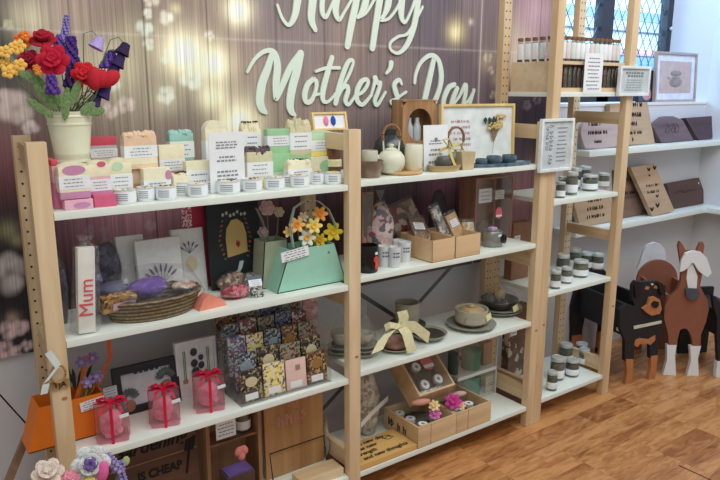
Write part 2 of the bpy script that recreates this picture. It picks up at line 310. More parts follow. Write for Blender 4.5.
for i, (x, y, r, c) in enumerate([(147, 14, 5, (215, 218, 205)), (144, 28, 8, (205, 222, 208)), (148, 44, 6, (205, 215, 195)), (166, 18, 7, (220, 222, 205)), (209, 36, 5, (225, 222, 210)), (167, 57, 7, (215, 225, 205)), (191, 79, 11, (212, 228, 210)), (165, 95, 9, (215, 228, 215)), (150, 0, 8, (225, 218, 200)), (125, 105, 9, (205, 185, 180)), (110, 110, 8, (205, 180, 175)), (110, 82, 10, (200, 205, 190)), (15, 108, 17, (195, 175, 172)), (0, 100, 12, (185, 165, 165)), (30, 128, 8, (205, 190, 190)), (8, 272, 20, (178, 168, 172)), (30, 268, 10, (150, 125, 138)), (8, 330, 9, (205, 165, 175)), (20, 327, 8, (205, 170, 178)), (5, 350, 10, (200, 160, 172)), (16, 352, 7, (195, 160, 168)), (27, 345, 6, (195, 165, 172)), (487, 58, 5, (200, 185, 150)), (490, 70, 4, (200, 180, 150)), (492, 95, 4, (185, 160, 140)), (526, 105, 5, (130, 110, 125)), (536, 100, 5, (130, 105, 125)), (8, 25, 5, (180, 180, 140)), (10, 60, 4, (120, 135, 130)), (150, 225, 6, (190, 150, 165)), (90, 230, 5, (170, 120, 140))]): blossom(x, y, r, c, seed=i)
for px in (229, 479): p = ony(px, 60, BY); k = np.exp(-((GX-p[0])/.004)**2)*.5; field = field*(1-k[..., None])+np.array(lin((230, 220, 215) if px == 479 else (70, 60, 62)))*k[..., None]
zf = ony(330, 44, BY)[2]; k = np.exp(-((GZ-zf)/.004)**2)*.2; field = field*(1-k[..., None])+np.array(lin((225, 215, 215)))*k[..., None]
for i in range(14):
    xx = -.7+i*.215+random.uniform(-.03, .03); k = np.exp(-((GX-xx)/.0026)**2)*.75; field *= (1-k[..., None]*.8)
lum = field.mean(-1, keepdims=True); field = np.clip((field*.62+lum*.38)*np.array([1.40, 1.33, 1.22]), 0, 1)
me = bpy.data.meshes.new('banner'); nx, nz_ = len(gx), len(gz); yy = BY-.004+.004*np.sin(GX*9+GZ*2)*np.clip((1.3-GZ), 0, 1)
V = np.stack([GX, yy, GZ], -1).reshape(-1, 3); idx = np.arange(nx*nz_).reshape(nz_, nx)
F = np.stack([idx[:-1, :-1], idx[:-1, 1:], idx[1:, 1:], idx[1:, :-1]], -1).reshape(-1, 4)
me.from_pydata(V.tolist(), [], F.tolist()); ca = me.color_attributes.new('print', 'FLOAT_COLOR', 'POINT'); ca.data.foreach_set('color', np.concatenate([field.reshape(-1, 3), np.ones((nx*nz_, 1))], 1).ravel().astype(np.float32))
bmm, nt, b = newmat('banner_print'); at = N(nt, 'ShaderNodeAttribute', attribute_name='print'); v = coords(nt, (230, 1, 2.2)); nz = N(nt, 'ShaderNodeTexNoise'); nz.inputs['Scale'].default_value = 1; nz.inputs['Detail'].default_value = 4; nt.links.new(v, nz.inputs['Vector'])
mr = N(nt, 'ShaderNodeMapRange'); mr.inputs['From Min'].default_value = .3; mr.inputs['From Max'].default_value = .7; mr.inputs['To Min'].default_value = .74; mr.inputs['To Max'].default_value = 1.26; nt.links.new(nz.outputs['Fac'], mr.inputs[0])
mx = N(nt, 'ShaderNodeMixRGB', blend_type='MULTIPLY'); mx.inputs[0].default_value = 1; nt.links.new(at.outputs['Color'], mx.inputs[1]); nt.links.new(mr.outputs[0], mx.inputs[2]); nt.links.new(mx.outputs[0], b.inputs['Base Color']); b.inputs['Roughness'].default_value = .8
me.materials.append(bmm); ban = bpy.data.objects.new('banner', me); COL.objects.link(ban); so = ban.modifiers.new('thick', 'SOLIDIFY'); so.thickness = .0015; so.offset = 1
tag(ban, 'printed cloth banner of weathered planks, glowing lights and pale blossoms hung on the back wall', 'banner')
# lettering strokes (column, row, width) on the banner face
LETM = mat('lettering_cream', (226, 238, 222), .7, var=.02)
def letters(name, label, split, strokes):
    root = thing(name, label, 'lettering', (0, 0, 0), group='raised cream script words on the banner'); mb = None
    for i, st_ in enumerate(strokes):
        if i in split:
            if mb: mb.build('letter', LETM, root)
            mb = MB(); mb.sm = False
        P = []
        n = len(st_)
        for j in range(n-1):
            p0, p1, p2, p3 = st_[max(j-1, 0)], st_[j], st_[j+1], st_[min(j+2, n-1)]
            for t in np.linspace(0, 1, 9, endpoint=(j == n-2)):
                P.append([.5*((2*p1[k])+(-p0[k]+p2[k])*t+(2*p0[k]-5*p1[k]+4*p2[k]-p3[k])*t*t+(-p0[k]+3*p1[k]-3*p2[k]+p3[k])*t**3) for k in range(3)])
        y0 = BY-.0125-.00025*i; L = []; Rr = []
        W = [ony(p[0], p[1], BY-.012) for p in P]
        for j, p in enumerate(P):
            a = W[max(j-1, 0)]; c = W[min(j+1, len(P)-1)]; t = np.array([c[0]-a[0], c[2]-a[2]]); t /= (np.linalg.norm(t)+1e-9); m = mpp(*W[j])*p[2]*.56; nn = np.array([-t[1], t[0]])
            L.append((W[j][0]+nn[0]*m, W[j][2]+nn[1]*m)); Rr.append((W[j][0]-nn[0]*m, W[j][2]-nn[1]*m))
        for j in range(len(P)-1):
            q = [L[j], L[j+1], Rr[j+1], Rr[j]]; A = [mb.bm.verts.new((x, y0-j*1.2e-5, z)) for x, z in q]; Bk = [mb.bm.verts.new((x, y0+.006, z)) for x, z in q]
            mb.bm.faces.new(A); mb.bm.faces.new(Bk[::-1])
            for k in (0, 2): mb.bm.faces.new((A[k], Bk[k], Bk[(k+1) % 4], A[(k+1) % 4]))
        for e_ in (0, -1):
            m = mpp(*W[e_])*P[e_][2]*.56; Tm = Matrix.Translation((W[e_][0], y0+.0034, W[e_][2])) @ Matrix.Rotation(PI/2, 4, 'X'); mb.lathe([(0, -.003), (m, -.003), (m, .003), (0, .003)], 12, T=Tm)
    mb.build('letter', LETM, root)
letters('script_word', 'raised cream script word Happy at the top of the banner', (0, 2, 4, 6, 8), [
 [(277.6, 5, 2.5), (282.3, 18, 3), (288.9, 25, 3.5), (294.7, 16, 6), (297.6, 0, 7.5), (299, -14, 8)], [(313.5, -12, 8), (312.6, 2, 8), (311.5, 19, 7), (315.5, 30, 4)],
 [(337, -10, 5), (326, -9, 4), (322.5, 0, 5), (322.4, 12, 5), (326, 17, 3.5), (331, 7, 3), (336, -4, 3)], [(338, -8, 7), (335.5, 10, 6.5), (339, 19.8, 3.5), (344.6, 11.7, 2.5), (352, -1, 2.5)],
 [(357.5, -10, 7), (355.5, 5, 7), (351, 26, 7), (347.5, 46, 6)], [(356, -6, 3), (366, -8, 5), (365, 4, 7), (360, 15, 4), (357, 17.5, 3), (365.7, 13, 2.5), (374, 0, 2.5), (378, -6, 2.5)],
 [(381, -8, 7), (379, 4, 7), (375.5, 26, 6.5), (372.3, 48, 6)], [(380, -4, 3), (388, -8, 6), (388, 4, 7), (384, 15, 4), (380.5, 20, 3), (388.3, 18.7, 2.5), (395.6, 10, 2.5), (401, 0, 2.5)],
 [(402.5, -8, 7), (401, 8, 7), (401.5, 18, 5), (405, 22.2, 3), (410, 13, 2.5), (414.6, 1, 3), (416, -6, 3)],
 [(419, -8, 6), (417.5, 4, 6), (414, 25, 6), (407.3, 43.8, 5), (398.5, 53, 3), (390.8, 50, 2.5), (390.2, 43, 2.5), (398, 36.6, 2.5), (407.3, 33.5, 2.5), (416.5, 18, 2.5), (422.4, 6.8, 2.2)]])
letters('script_word', "raised cream script word Mother's in the middle of the banner", (0, 3, 5, 7, 9, 10, 11, 12), [
 [(247.5, 72, 2.5), (254.3, 60, 3.2), (262.5, 52.5, 3.8), (270, 50.5, 4.5), (275, 54.5, 6), (277.4, 67, 7), (276, 84, 7), (276.3, 99, 4), (283.8, 82, 6), (291, 66.5, 6), (301, 53.2, 6)],
 [(272, 54, 5), (267.5, 69, 7), (262, 84, 8), (260, 100, 8), (262, 108.5, 7), (266, 112.6, 3.5)], [(301, 54, 6), (297, 70, 8), (292, 89, 8), (290, 104, 7.5), (291.5, 111.5, 6), (295, 115, 3)],
 [(314, 79, 4), (308, 84, 5), (304.8, 94, 5.5), (306, 101.5, 4.5), (311, 101, 4), (315.5, 91, 3.5), (316.3, 82, 4), (313, 78.6, 3.5)], [(315.5, 95, 2.5), (319, 94, 2.5)],
 [(332, 57.5, 4.5), (326.8, 75, 5.5), (322.8, 92, 5.5), (323.5, 101, 4), (329, 101, 2.5), (336.5, 92.6, 2.5)], [(316, 71.3, 2.5), (326.3, 68, 3), (339.4, 67.8, 3)],
 [(335.5, 103, 5), (339.4, 85, 5), (346, 66, 4.5), (350.5, 60, 3.5), (353, 62.5, 2.8), (349.5, 73, 3), (343, 85.5, 2.5), (337, 95, 2.2)], [(338, 97, 2.5), (342, 88.5, 3.5), (346.5, 86, 4), (347.8, 91, 4.5), (345.2, 100.5, 4.5), (348.5, 104.5, 3), (355, 96, 2.5)],
 [(354.5, 96, 2.5), (362.5, 92, 3), (367.5, 84, 3.5), (366.5, 79.4, 3.5), (361, 82, 4.5), (356.8, 91, 5), (357, 100.5, 4.5), (362.7, 104.4, 3.5), (371.5, 94.6, 2.5)],
 [(371, 95, 2.5), (374.6, 82, 3.5), (374.6, 77.5, 4.5), (377.3, 83, 4), (380.2, 83, 3.5), (377.8, 91.7, 4), (374.5, 101, 4), (377.3, 104.8, 3), (385.3, 92, 2.2)],
 [(391, 63, 5), (389.8, 68.5, 4), (386, 73.4, 2.2)], [(401.3, 84, 2.6), (398.7, 79.8, 3.5), (394, 84.5, 4.5), (395.2, 91.5, 5), (397, 98, 4.5), (393.5, 104.5, 3.5), (390.8, 101.5, 2.8), (397, 98, 2.2), (406, 91.8, 2.2)]])
letters('script_word', 'raised cream script word Day half hidden behind the shelf display', (0, 2, 4), [
 [(433.8, 60, 5), (429.6, 79, 6), (425.4, 97.5, 6), (423, 108, 6)], [(414.9, 83, 2.8), (416.2, 73.5, 3.2), (421.5, 62, 3.5), (431, 55.3, 4), (438.5, 60.5, 4.6), (441.3, 74, 5.5), (440, 87.3, 5), (434.5, 102, 5), (428, 112, 5)],
 [(454.6, 84.5, 4), (448.8, 88, 5), (444, 99, 5), (443.5, 108, 5)], [(457.3, 88.5, 4.5), (453, 99, 5), (450, 110, 4)], [(452, 106, 2.4), (459, 97, 2.5), (465.5, 84.8, 4), (465.2, 95, 4.5), (463, 104, 3)], [(462, 106, 2.2), (469, 100, 2.4), (474, 90, 2.2)], [(474, 90, 3), (469, 106, 3.5), (464, 120, 3.5)]])
# ---------------------------------------------------------------- shelving
def upright(label, X0, X1, H, rungs, rear_dx=0, cols=2, Yr=.262):
    t = thing('shelf_side_frame', label, 'shelving', (0, 0, 0), group=None)
    a = MB(); a.box(X0, X1, 0, .031, 0, H, bev=.0025); a.mi = 1
    k = .2+(X0*7) % .3
    for zz in (k+.12,): a.lathe([(0, 0), (.006, 0), (.006, .0006), (0, .0006)], 10, T=Matrix.Translation(((X0+X1)/2+.006, -.0002, zz)) @ Matrix.Rotation(PI/2, 4, 'X') @ Matrix.Diagonal((1.2, .8, 1, 1)))
    a.build('post', [PINE, KNOT], t)
    r_ = MB(); r_.box(X0+rear_dx, X1+rear_dx, Yr, Yr+.031, 0, H, bev=.0025); r_.mi = 1
    z = .06
    while z < H-.02:
        for c in (range(cols)): r_.lathe([(0, 0), (.0032, 0), (.0032, .0008), (0, .0008)], 8, T=Matrix.Translation((X0+rear_dx+.012+c*.02, Yr+.0002, z)) @ Matrix.Rotation(PI/2, 4, 'X'))
        z += .032
    r_.build('post', [PINE, HOLE], t)
    for (zf_, hb) in rungs:
        g = MB(); d = rear_dx; v8 = []; xm = (X0+X1)/2
        for (x, y) in ((xm-.011, .028), (xm+.011, .028), (xm+.011+d, Yr+.004), (xm-.011+d, Yr+.004)):
            v8.append((x, y))
        A = [g.bm.verts.new((x, y, zf_-hb/2)) for x, y in v8]; C_ = [g.bm.verts.new((x, y, zf_+hb/2)) for x, y in v8]
        g.bm.faces.new(A); g.bm.faces.new(C_)
        for i in range(4): g.bm.faces.new((A[i], A[(i+1) % 4], C_[(i+1) % 4], C_[i]))
        g.build('rung', PINEY, t)
    return t
R124 = [(1.20, .05), (.70, .05), (.135, .06)]; R226 = [(1.95, .05), (1.24, .05), (.735, .045), (.135, .06)]
upright('leftmost pine side frame with a peg-holed rear post and a tag hanging on it', -.044, -.0005, 1.24, R124, .016, 1)
upright('short pine side frame between the soap bay and the crockery bay', XBL, XBR, 1.24, R124)
upright('short pine side frame touching the tall unit at its right end', XCL, XCR, 1.24, R124)
upright('tall pine side frame rising beside the white price frame, left of the jars', XCR+.0005, XDR, 2.26, [(1.95, .05), (1.20, .05), (.70, .045), (.135, .06)])
upright('rightmost tall pine side frame nearest the window', XEL, XER, 2.26, R226)
def shelf(label, x0, x1, z, g):
    mb = MB(); mb.box(x0+.001, x1-.001, .003, .26 if x0 == 0 else .29, z-.018, z, bev=.0012); tag(mb.build('shelf_board', WHITE), label, 'shelf', g)
for z, s in ((L1, 'white shelf board of the left bay holding the soaps'), (L2, 'white shelf board of the left bay under the mint bag'), (L3, 'white shelf board of the left bay under the ribboned jars'), (L4, 'lowest white shelf board of the left bay under the gardening sign')): shelf(s, 0, XBL, z, 'shelf boards of the left bay')
for z, s in ((M1, 'white shelf board of the middle bay holding the teapots'), (M2, 'white shelf board of the middle bay under the kraft trays'), (M3, 'white shelf board of the middle bay under the bowls'), (M4, 'lowest white shelf board of the middle bay under the candle boxes')): shelf(s, XBR, XCL, z, 'shelf boards of the middle bay')
for z, s in ((T1, 'narrow white shelf board under the spice tube rack'), (T2, 'narrow white shelf board under the topmost jars'), (T3, 'narrow white shelf board under the middle jars'), (T4, 'lowest narrow white shelf board under the bottom jars')): shelf(s, XDR, XEL, z, 'shelf boards of the tall unit')
br_ = MB()
for s in (1, -1):
    a, c = (XBR+.02, .20), (XCL-.02, .72)
    br_.box(-.55, .55, -.001, .001, -.008, .008, T=Matrix.Translation(((XBR+XCL)/2, .302+.003*s, .46)) @ Matrix.Rotation(s*math.atan2(.6, .84), 4, 'Y'))
tag(br_.build('cross_brace', mat('galvanised', (110, 110, 112), .4, .6)), 'thin grey metal cross brace behind the bowls in the middle bay', 'brace')
# wall shelves at the right
for z, s, x0 in ((1.079, 'upper long white wall shelf right of the tall unit', 2.375), (.703, 'lower long white wall shelf right of the tall unit', 2.315)):
    tag(B(x0, RX-.001, .255, WY-.001, z-.027, z, bev=.001).build('wall_shelf', WHITE), s, 'shelf', 'white shelves along the back wall')
tag(B(RX-.125, RX-.001, -1.0, .2545, .676, .703, bev=.001).build('wall_shelf', WHITE), 'white shelf on the right-hand wall under the black frame', 'shelf')
# ---------------------------------------------------------------- soaps
SC = {'cream': (240, 232, 200), 'pink': (226, 130, 165), 'dpink': (212, 96, 130), 'lilac': (200, 140, 175), 'palepink': (232, 180, 195), 'peach': (230, 198, 166), 'green': (160, 205, 158), 'mint': (194, 222, 186), 'teal': (160, 204, 194), 'yellow': (244, 224, 120), 'grey': (190, 178, 178), 'red': (215, 80, 100), 'brown': (190, 145, 115), 'khaki': (214, 206, 170), 'dark': (90, 75, 85)}
def sm(c): return mat('soap_'+c, SC[c], .55, var=.06, sc=60, bump=.15)
def soap(label, xl, xr, Y, zb, ytop, bands, lab=(.35, .68), top='flat', dep=.028, zpix=None, extra=None, n=3, group='handmade soap bars on the soap shelf'):
    if zpix: zb = ZA((xl+xr)/2, zpix, Y)
    x0, x1 = XA(xl, Y, zb+.035), XA(xr, Y, zb+.035)
    zt = ZA((xl+xr)/2, ytop, Y); h = zt-zb; w_ = x1-x0
    t = thing('soap_bar', label, 'soap', ((x0+x1)/2, Y+dep/2, zb), random.uniform(-.05, .05), group)
    mb = MB(); mats = []; z = 0; hb = h*(.86 if top != 'flat' else 1)
    tot = sum(f for f, _ in bands)
    for f, c in bands:
        if c not in mats: mats.append(c)
        mb.mi = mats.index(c); hh = hb*f/tot; mb.box(-w_/2, w_/2, -dep/2, dep/2, z, z+hh+.0003, bev=min(.0025, hh*.3, w_*.2)); z += hh
    body = mb.build('bar', [sm(c) for c in mats], t)
    tc = bands[-1][1]
    if top == 'lumpy' or top.startswith('botanic'):
        q = MB(); q.mi = 0
        for i in range(9): q.ball((w_*(-.42+.105*i), random.uniform(-.2, .2)*dep, hb+h*.0), (w_*.1, dep*.42, h*random.uniform(.09, .15)), 2, jit=.25)
        q.build('piped_top', sm(tc if top != 'botanic_dark' else 'dark'), t)
        if top.startswith('botanic'):
            q = MB()
            for i in range(16): q.ball((w_*random.uniform(-.42, .42), random.uniform(-.35, .35)*dep, hb+h*.11), (.004, .003, .003), 1, jit=.3)
            q.build('dried_petals', mat('dried_petals_dark', (95, 70, 60), .8, var=.4), t, 'stuff')
    elif top == 'dome':
        q = MB(); pts = [(-w_/2, 0)]+[(w_/2*math.cos(a), (h-hb)*math.sin(a)) for a in np.linspace(PI, 0, 14)]+[(w_/2, 0)]
        q.prism(pts[1:-1], -dep/2+.001, dep/2-.001, T=Matrix.Translation((0, 0, hb-.001))); q.build('rounded_top', sm(tc), t)
    if lab:
        q = MB(); q.box(-w_/2-.0006, w_/2+.0006, -dep/2-.0008, dep/2+.0006, h*lab[0], h*lab[1]); lines(q, -w_*.4, w_*.4, h*lab[0]+.003, h*lab[1]-.003, -dep/2-.0009, n, 1, .2, int(xl)); q.build('paper_label', [PAPER, GREYINK], t)
    if extra: extra(t, w_, h, dep)
    return t
def swirl(c, x, z, rx, rz):
    def f(t, w_, h, dep): MB().lathe([(0, 0), (1, 0), (1, .0008), (0, .0008)], 20, T=Matrix.Translation((x*w_, -dep/2-.0002, z*h)) @ Matrix.Rotation(PI/2, 4, 'X') @ Matrix.Diagonal((rx*w_, rz*h, 1, 1))).build('colour_swirl', sm(c), t)
    return f
Z = L1
soap('pink, white and purple marbled soap lying flat at the left end of the soap shelf', 64.5, 93, .02, Z, 200, [(1, 'palepink')], None, extra=swirl('lilac', .1, .45, .3, .3), dep=.05)
soap('plain rose pink soap lying flat beside the purple marbled bar', 94, 116, .025, Z, 195, [(1, 'dpink')], None, dep=.05)
soap('narrow pink soap with a red top squeezed against the left post', 54, 60.5, .06, Z, 160, [(3, 'pink'), (2, 'palepink'), (.7, 'red')], None, dep=.07)
soap('cream and pink soap with a big purple oval, standing on the marbled bar', 59, 90, .028, Z, 162, [(.9, 'lilac'), (.5, 'cream'), (1.2, 'pink'), (1.6, 'cream')], (.27, .62), 'dome', zpix=199, extra=swirl('lilac', 0, .78, .38, .13))
soap('cream soap with a magenta notch on top, right of the purple oval soap', 89.5, 111, .05, Z, 160, [(1.4, 'lilac'), (1, 'palepink'), (1.6, 'cream')], (.12, .45), 'dome', zpix=195, extra=swirl('dpink', .1, .88, .2, .08))
soap('round-topped yellow soap with a pale green heart', 110.5, 133, .085, Z, 157.5, [(1.5, 'yellow'), (1.5, 'cream'), (1, 'cream')], (.3, .62), 'dome', extra=swirl('mint', -.12, .8, .25, .1))
soap('bar of cream soap hidden under the red-topped soap', 91, 117, .19, Z, 160, [(1, 'cream')], None, dep=.06)
soap('grey soap with a raspberry red top behind the bucket side', 90.5, 117, .2, Z, 137, [(1.6, 'grey'), (.9, 'red')], (.12, .5), 'flat', zpix=160)
soap('tall peach soap with lumpy piped frosting', 124.5, 157.5, .11, Z, 130, [(.4, 'peach'), (1, 'cream'), (1.6, 'peach')], (.3, .6), 'lumpy', zpix=169)
soap('brown and peach soap block under the frosted peach soap', 133, 150, .12, Z, 169.5, [(1, 'brown'), (1, 'peach')], None, dep=.05)
soap('cream soap with a purple corner in front of the brown block', 144, 171, .088, Z, 168, [(1, 'cream')], (.1, .6), 'flat', extra=swirl('lilac', .42, .75, .12, .16))
soap('teal soap with feathery frosting at the back of the shelf', 170, 194, .2, Z, 129, [(.6, 'teal'), (1.6, 'mint'), (.8, 'teal')], (.1, .6), 'lumpy', zpix=161)
soap('bar of soap laid flat under the teal soap', 172, 193, .2, Z, 161.5, [(1, 'khaki')], None, dep=.06)
soap('plain cream soap in front of the teal soap', 159.5, 185, .15, Z, 145, [(.25, 'dpink'), (.8, 'cream'), (2, 'cream')], (.12, .5), 'flat', zpix=174)
soap('small cream soap supporting the plain cream soap', 160, 180, .15, Z, 174.5, [(1, 'cream')], None, dep=.05)
soap('cream soap with one clear band, left of the white card', 187, 212, .1, Z, 161, [(1, 'cream')], (.05, .72), 'flat')
soap('small cream soap scattered with brown petals', 173.5, 190, .095, Z, 172, [(1, 'cream')], None, 'botanic')
soap('round-topped cream soap behind the white card', 207, 229, .17, Z, 120, [(1, 'cream'), (1, 'cream')], (.4, .7), 'dome')
soap('cream soap with dark speckles on a yellow base, right of the white card', 244, 262, .17, Z, 120, [(1.1, 'cream'), (.5, 'yellow'), (2, 'cream')], (.5, .8), 'botanic')
soap('yellow soap topped with dark lavender buds', 248, 273, .1, Z, 146, [(.5, 'yellow'), (1, 'cream'), (1, 'khaki')], (.28, .62), 'botanic_dark')
soap('green soap with a pale label in the middle of the shelf', 268, 291, .15, Z, 129, [(.9, 'green'), (.7, 'mint'), (1, 'green')], (.3, .72), 'flat', zpix=153)
soap('pale green soap under the labelled green soap', 267, 292, .14, Z, 153.4, [(1, 'mint'), (1.5, 'green')], None, 'flat')
soap('tallest soap bar, khaki above a green stripe', 290.5, 312, .145, Z, 117, [(1, 'khaki'), (.9, 'green'), (2, 'khaki')], (.5, .76), 'lumpy')
soap('cream soap with a brown button on top, in front of the tallest soap', 288.5, 311.5, .085, Z, 159, [(1, 'cream')], (.08, .62), 'botanic')
soap('marbled green and cream soap near the right end', 311.5, 332.5, .15, Z, 130, [(.5, 'yellow'), (1, 'cream'), (1, 'mint')], (.22, .6), 'dome', zpix=156)
soap('cream soap with a green heart under the marbled green soap', 311.5, 338.5, .14, Z, 156.4, [(1, 'cream')], None, 'flat', extra=swirl('green', .05, .6, .25, .25), dep=.04)
# wax tins along the front edge
tins = [(127, 22.5, .03, (190, 190, 185)), (147.5, 18, .045, (170, 160, 150)), (168, 20.5, .028, (120, 80, 55)), (184.5, 17, .085, (180, 160, 130)), (200, 20.5, .03, (240, 190, 90)), (216, 17, .085, (215, 90, 120)), (231, 24, .03, (110, 90, 80)), (243, 15, .09, (190, 160, 120)), (254.5, 21, .033, (120, 95, 80)), (277, 21, .03, (190, 190, 180)), (290.5, 16, .085, (120, 75, 55)), (302, 19.5, .03, (175, 150, 120)), (319, 14.5, .06, (160, 130, 110)), (335.5, 17, .028, (240, 215, 110))]
proto = None
tl = ['grey botanicals', 'taupe wax', 'rusty brown petals', 'sandy petals, tucked behind the front row', 'yellow and pink petals', 'pink petals, tucked behind the front row', 'dark brown petals, beside the foot of the white card', 'tan petals, half hidden under the white card', 'coffee brown petals', 'pale grey wax', 'chestnut petals, tucked behind the front row', 'beige petals', 'dusty brown petals, set slightly back', 'yellow petals at the right end of the front row']
for i, (px, wd, Y, c) in enumerate(tins):
    r_ = wd*mpp(XA(px, Y, Z), Y, Z)/2*.97; hh = .036
    t = thing('wax_tin', 'white-labelled wax melt tin with '+tl[i], 'tin', (XA(px, Y+r_*.4, Z), Y+r_*.9, Z+.0005), -.6, 'wax melt tins along the soap shelf')
    MB().lathe([(0, 0), (r_, 0), (r_, hh), (r_*.93, hh), (r_*.93, hh-.004), (0, hh-.004)], 24).build('tin_body', TINM, t)
    q = MB(); q.lathe([(r_+.0004, .005), (r_+.0008, .006), (r_+.0008, hh-.006), (r_+.0004, hh-.005)], 24)
    q.mi = 1
    for k in range(4):
        for j in range(5):
            a = -PI/2+(j-2)*.22; q.box(-.0022*r_/.02, .0022*r_/.02, -.0003, .0003, -.0009, .0009, T=Matrix.Translation(((r_+.001)*math.cos(a), (r_+.001)*math.sin(a), .010+k*.0052)) @ Matrix.Rotation(a+PI/2, 4, 'Z'))
    q.build('paper_label', [PAPER, GREYINK], t)
    q = MB(); q.lathe([(0, hh-.003), (r_*.92, hh-.003), (r_*.7, hh-.001), (0, hh)], 16)
    for k in range(9): a = random.uniform(0, 2*PI); rr = random.uniform(0, r_*.7); q.mi = 1; q.ball((rr*math.cos(a), rr*math.sin(a), hh), (.004, .0035, .002), 1, jit=.3)
    q.build('wax_fill', [mat('wax', (236, 226, 200), .5), mat('petal%d' % i, c, .7, var=.3)], t)
def card(name, label, cat, quad_px, Y, z0, content, thick=.003, mt=PAPER, lean=0, group=None):
    x0, x1 = XA(quad_px[0], Y, z0), XA(quad_px[1], Y, z0); zt = ZA((quad_px[0]+quad_px[1])/2, quad_px[2], Y); h = zt-z0
    t = thing(name, label, cat, ((x0+x1)/2, Y, z0), 0, group, rx=lean); MB().box(-(x1-x0)/2, (x1-x0)/2, 0, thick, 0, h).build('card', mt, t)
    content(t, x1-x0, h); return t
def signtext(rows, sz, m=INK):
    def f(t, w_, h):
        q = MB()
        for (a, b_, n) in rows: lines(q, -w_*.36, w_*.36, h*a, h*b_, -.0006, n, 0, .42, n)
        q.build('small_print', m, t)
    return f
t = card('counter_card', 'white card printed with grey lines, propped among the soaps and tins', 'sign', (211, 245.5, 132), .075, Z+.001, signtext([(.18, .38, 3), (.5, .62, 2), (.72, .86, 3)], .01, GREYINK), thick=.002)
B(-.045, .045, -.02, .03, 0, .002).build('stand_foot', CLEAR, t)
# stacked round boxes and small framed print by the middle frame
t = thing('round_box', 'stack of two round brown boxes with cream lids beside the middle side frame', 'box', (XA(337.5, .12, Z), .14, Z+.07+.002), 0)
for k in (0, 1):
    z = k*.042; MB().lathe([(0, z), (.022, z), (.022, z+.026), (0, z+.026)], 20).build('box_body', mat('box_brown', (120, 80, 58), .6), t); MB().lathe([(0, z+.026), (.025, z+.026), (.025, z+.038), (.022, z+.041), (0, z+.041)], 20).build('lid', CREAM, t)
t.location.z = Z+.002; t.scale = (1, 1, 1.55)
def frame(label, x0, x1, Y, z0, z1, fw_, m, artm, content=None, lean=0, dep=.018, rz=0, name='picture_frame', group=None, mm=None, mw=0):
    w_, h = x1-x0, z1-z0; t = thing(name, label, 'picture frame', ((x0+x1)/2, Y, z0), rz, group, rx=lean)
    q = MB(); q.box(-w_/2, -w_/2+fw_, 0, dep, 0, h, bev=.001); q.box(w_/2-fw_, w_/2, 0, dep, 0, h, bev=.001); q.box(-w_/2+fw_-.001, w_/2-fw_+.001, 0, dep, 0, fw_, bev=.001); q.box(-w_/2+fw_-.001, w_/2-fw_+.001, 0, dep, h-fw_, h, bev=.001); q.build('frame', m, t)
    B(-w_/2+fw_-.002, w_/2-fw_+.002, dep*.5, dep-.001, fw_-.002, h-fw_+.002).build('backing', mm or artm, t)
    if mw: B(-w_/2+fw_+mw, w_/2-fw_-mw, dep*.5-.0012, dep*.5-.0002, fw_+mw, h-fw_-mw).build('print', artm, t)
    if content: content(t, w_, h, dep*.5)
    return t
def fit(px0, px1, py0, py1, Y, z0=None):       # frame extents from photo columns and rows at depth Y
    zz = z0 if z0 is not None else ZA((px0+px1)/2, py1, Y); return XA(px0, Y, zz), XA(px1, Y, zz), Y, zz, ZA((px0+px1)/2, py0, Y)
OAK = wood('light_oak', (240, 212, 150), (215, 182, 118), 'Z', 1.5); WHITEBOARD = mat('art_white', (238, 240, 240), .7, var=.02)
def feathers(t, w_, h, y):
    for x, c, n in ((-.09, (240, 130, 160), 'pink'), (.10, (35, 75, 170), 'blue')):
        q = MB(); q.ball((x*w_*1.1, y-.002, h*.53), (w_*.075, .003, h*.27), 2, jit=.1); q.tube([(x*w_*1.1, y-.002, h*.2), (x*w_*1.1, y-.002, h*.5)], .0008, 5); o = q.build('feather', mat(n+'_feather', c, .8, bump=.3), t); o['label'] = n+' feather'
t = frame('small oak frame with a pink and a blue feather, above the middle side frame', *fit(314, 349, 105.5, 127, .20, 1.246), .007, OAK, WHITEBOARD, feathers, lean=-.22, dep=.014)
t.location.z = 1.226
MB().box(-.07, .07, -.01, .05, -.155, 0).build('riser_box', KRAFT, t); 
for c in t.children:
    if c.name.startswith('riser'): bpy.data.objects.remove(c)
t.location = (XA(334, .21, 1.23), .225, 1.2255)
# flower bucket with crochet flowers
bx = XA(70, .2, Z); m_ = mpp(bx, .2, 1.2); rt = 21.3*m_
t = thing('flower_bucket', 'cream enamel bucket full of crochet flowers at the left end of the soap shelf', 'bucket', (bx+.009, .17, Z), 0)
ht = ZA(68, 111, .17)-Z; H1 = ht
MB().lathe([(0, 0), (rt*.62, 0), (rt*.66, .004), (rt*.74, .10), (rt*.78, .102), (rt*.78, .107), (rt*.75, .11), (rt*.93, ht-.035), (rt*.96, ht-.034), (rt*.96, ht-.029), (rt*.94, ht-.028), (rt*.97, ht-.015), (rt, ht-.014), (rt, ht-.009), (rt*.985, ht-.008), (rt*1.02, ht-.002), (rt*1.02, ht), (rt*.97, ht), (rt*.7, .08), (0, .08)], 36).build('pail', mat('enamel_cream', (226, 226, 196), .4, var=.03), t)
MB().lathe([(0, ht-.03), (rt*.93, ht-.03), (rt*.9, ht-.02), (0, ht-.015)], 20).build('moss_fill', mat('moss', (70, 90, 55), .95, var=.4, bump=.5), t)
bk = np.array([bx, .17, Z+ht-.02])
def stem(t, c, base, r=.0016): 
    b_ = Vector(base)-Vector(c); MB().tube([(0, 0, 0), (b_.x*.25, b_.y*.25, b_.z*.45), tuple(b_)], r, 6).build('stem', GREEN, t)
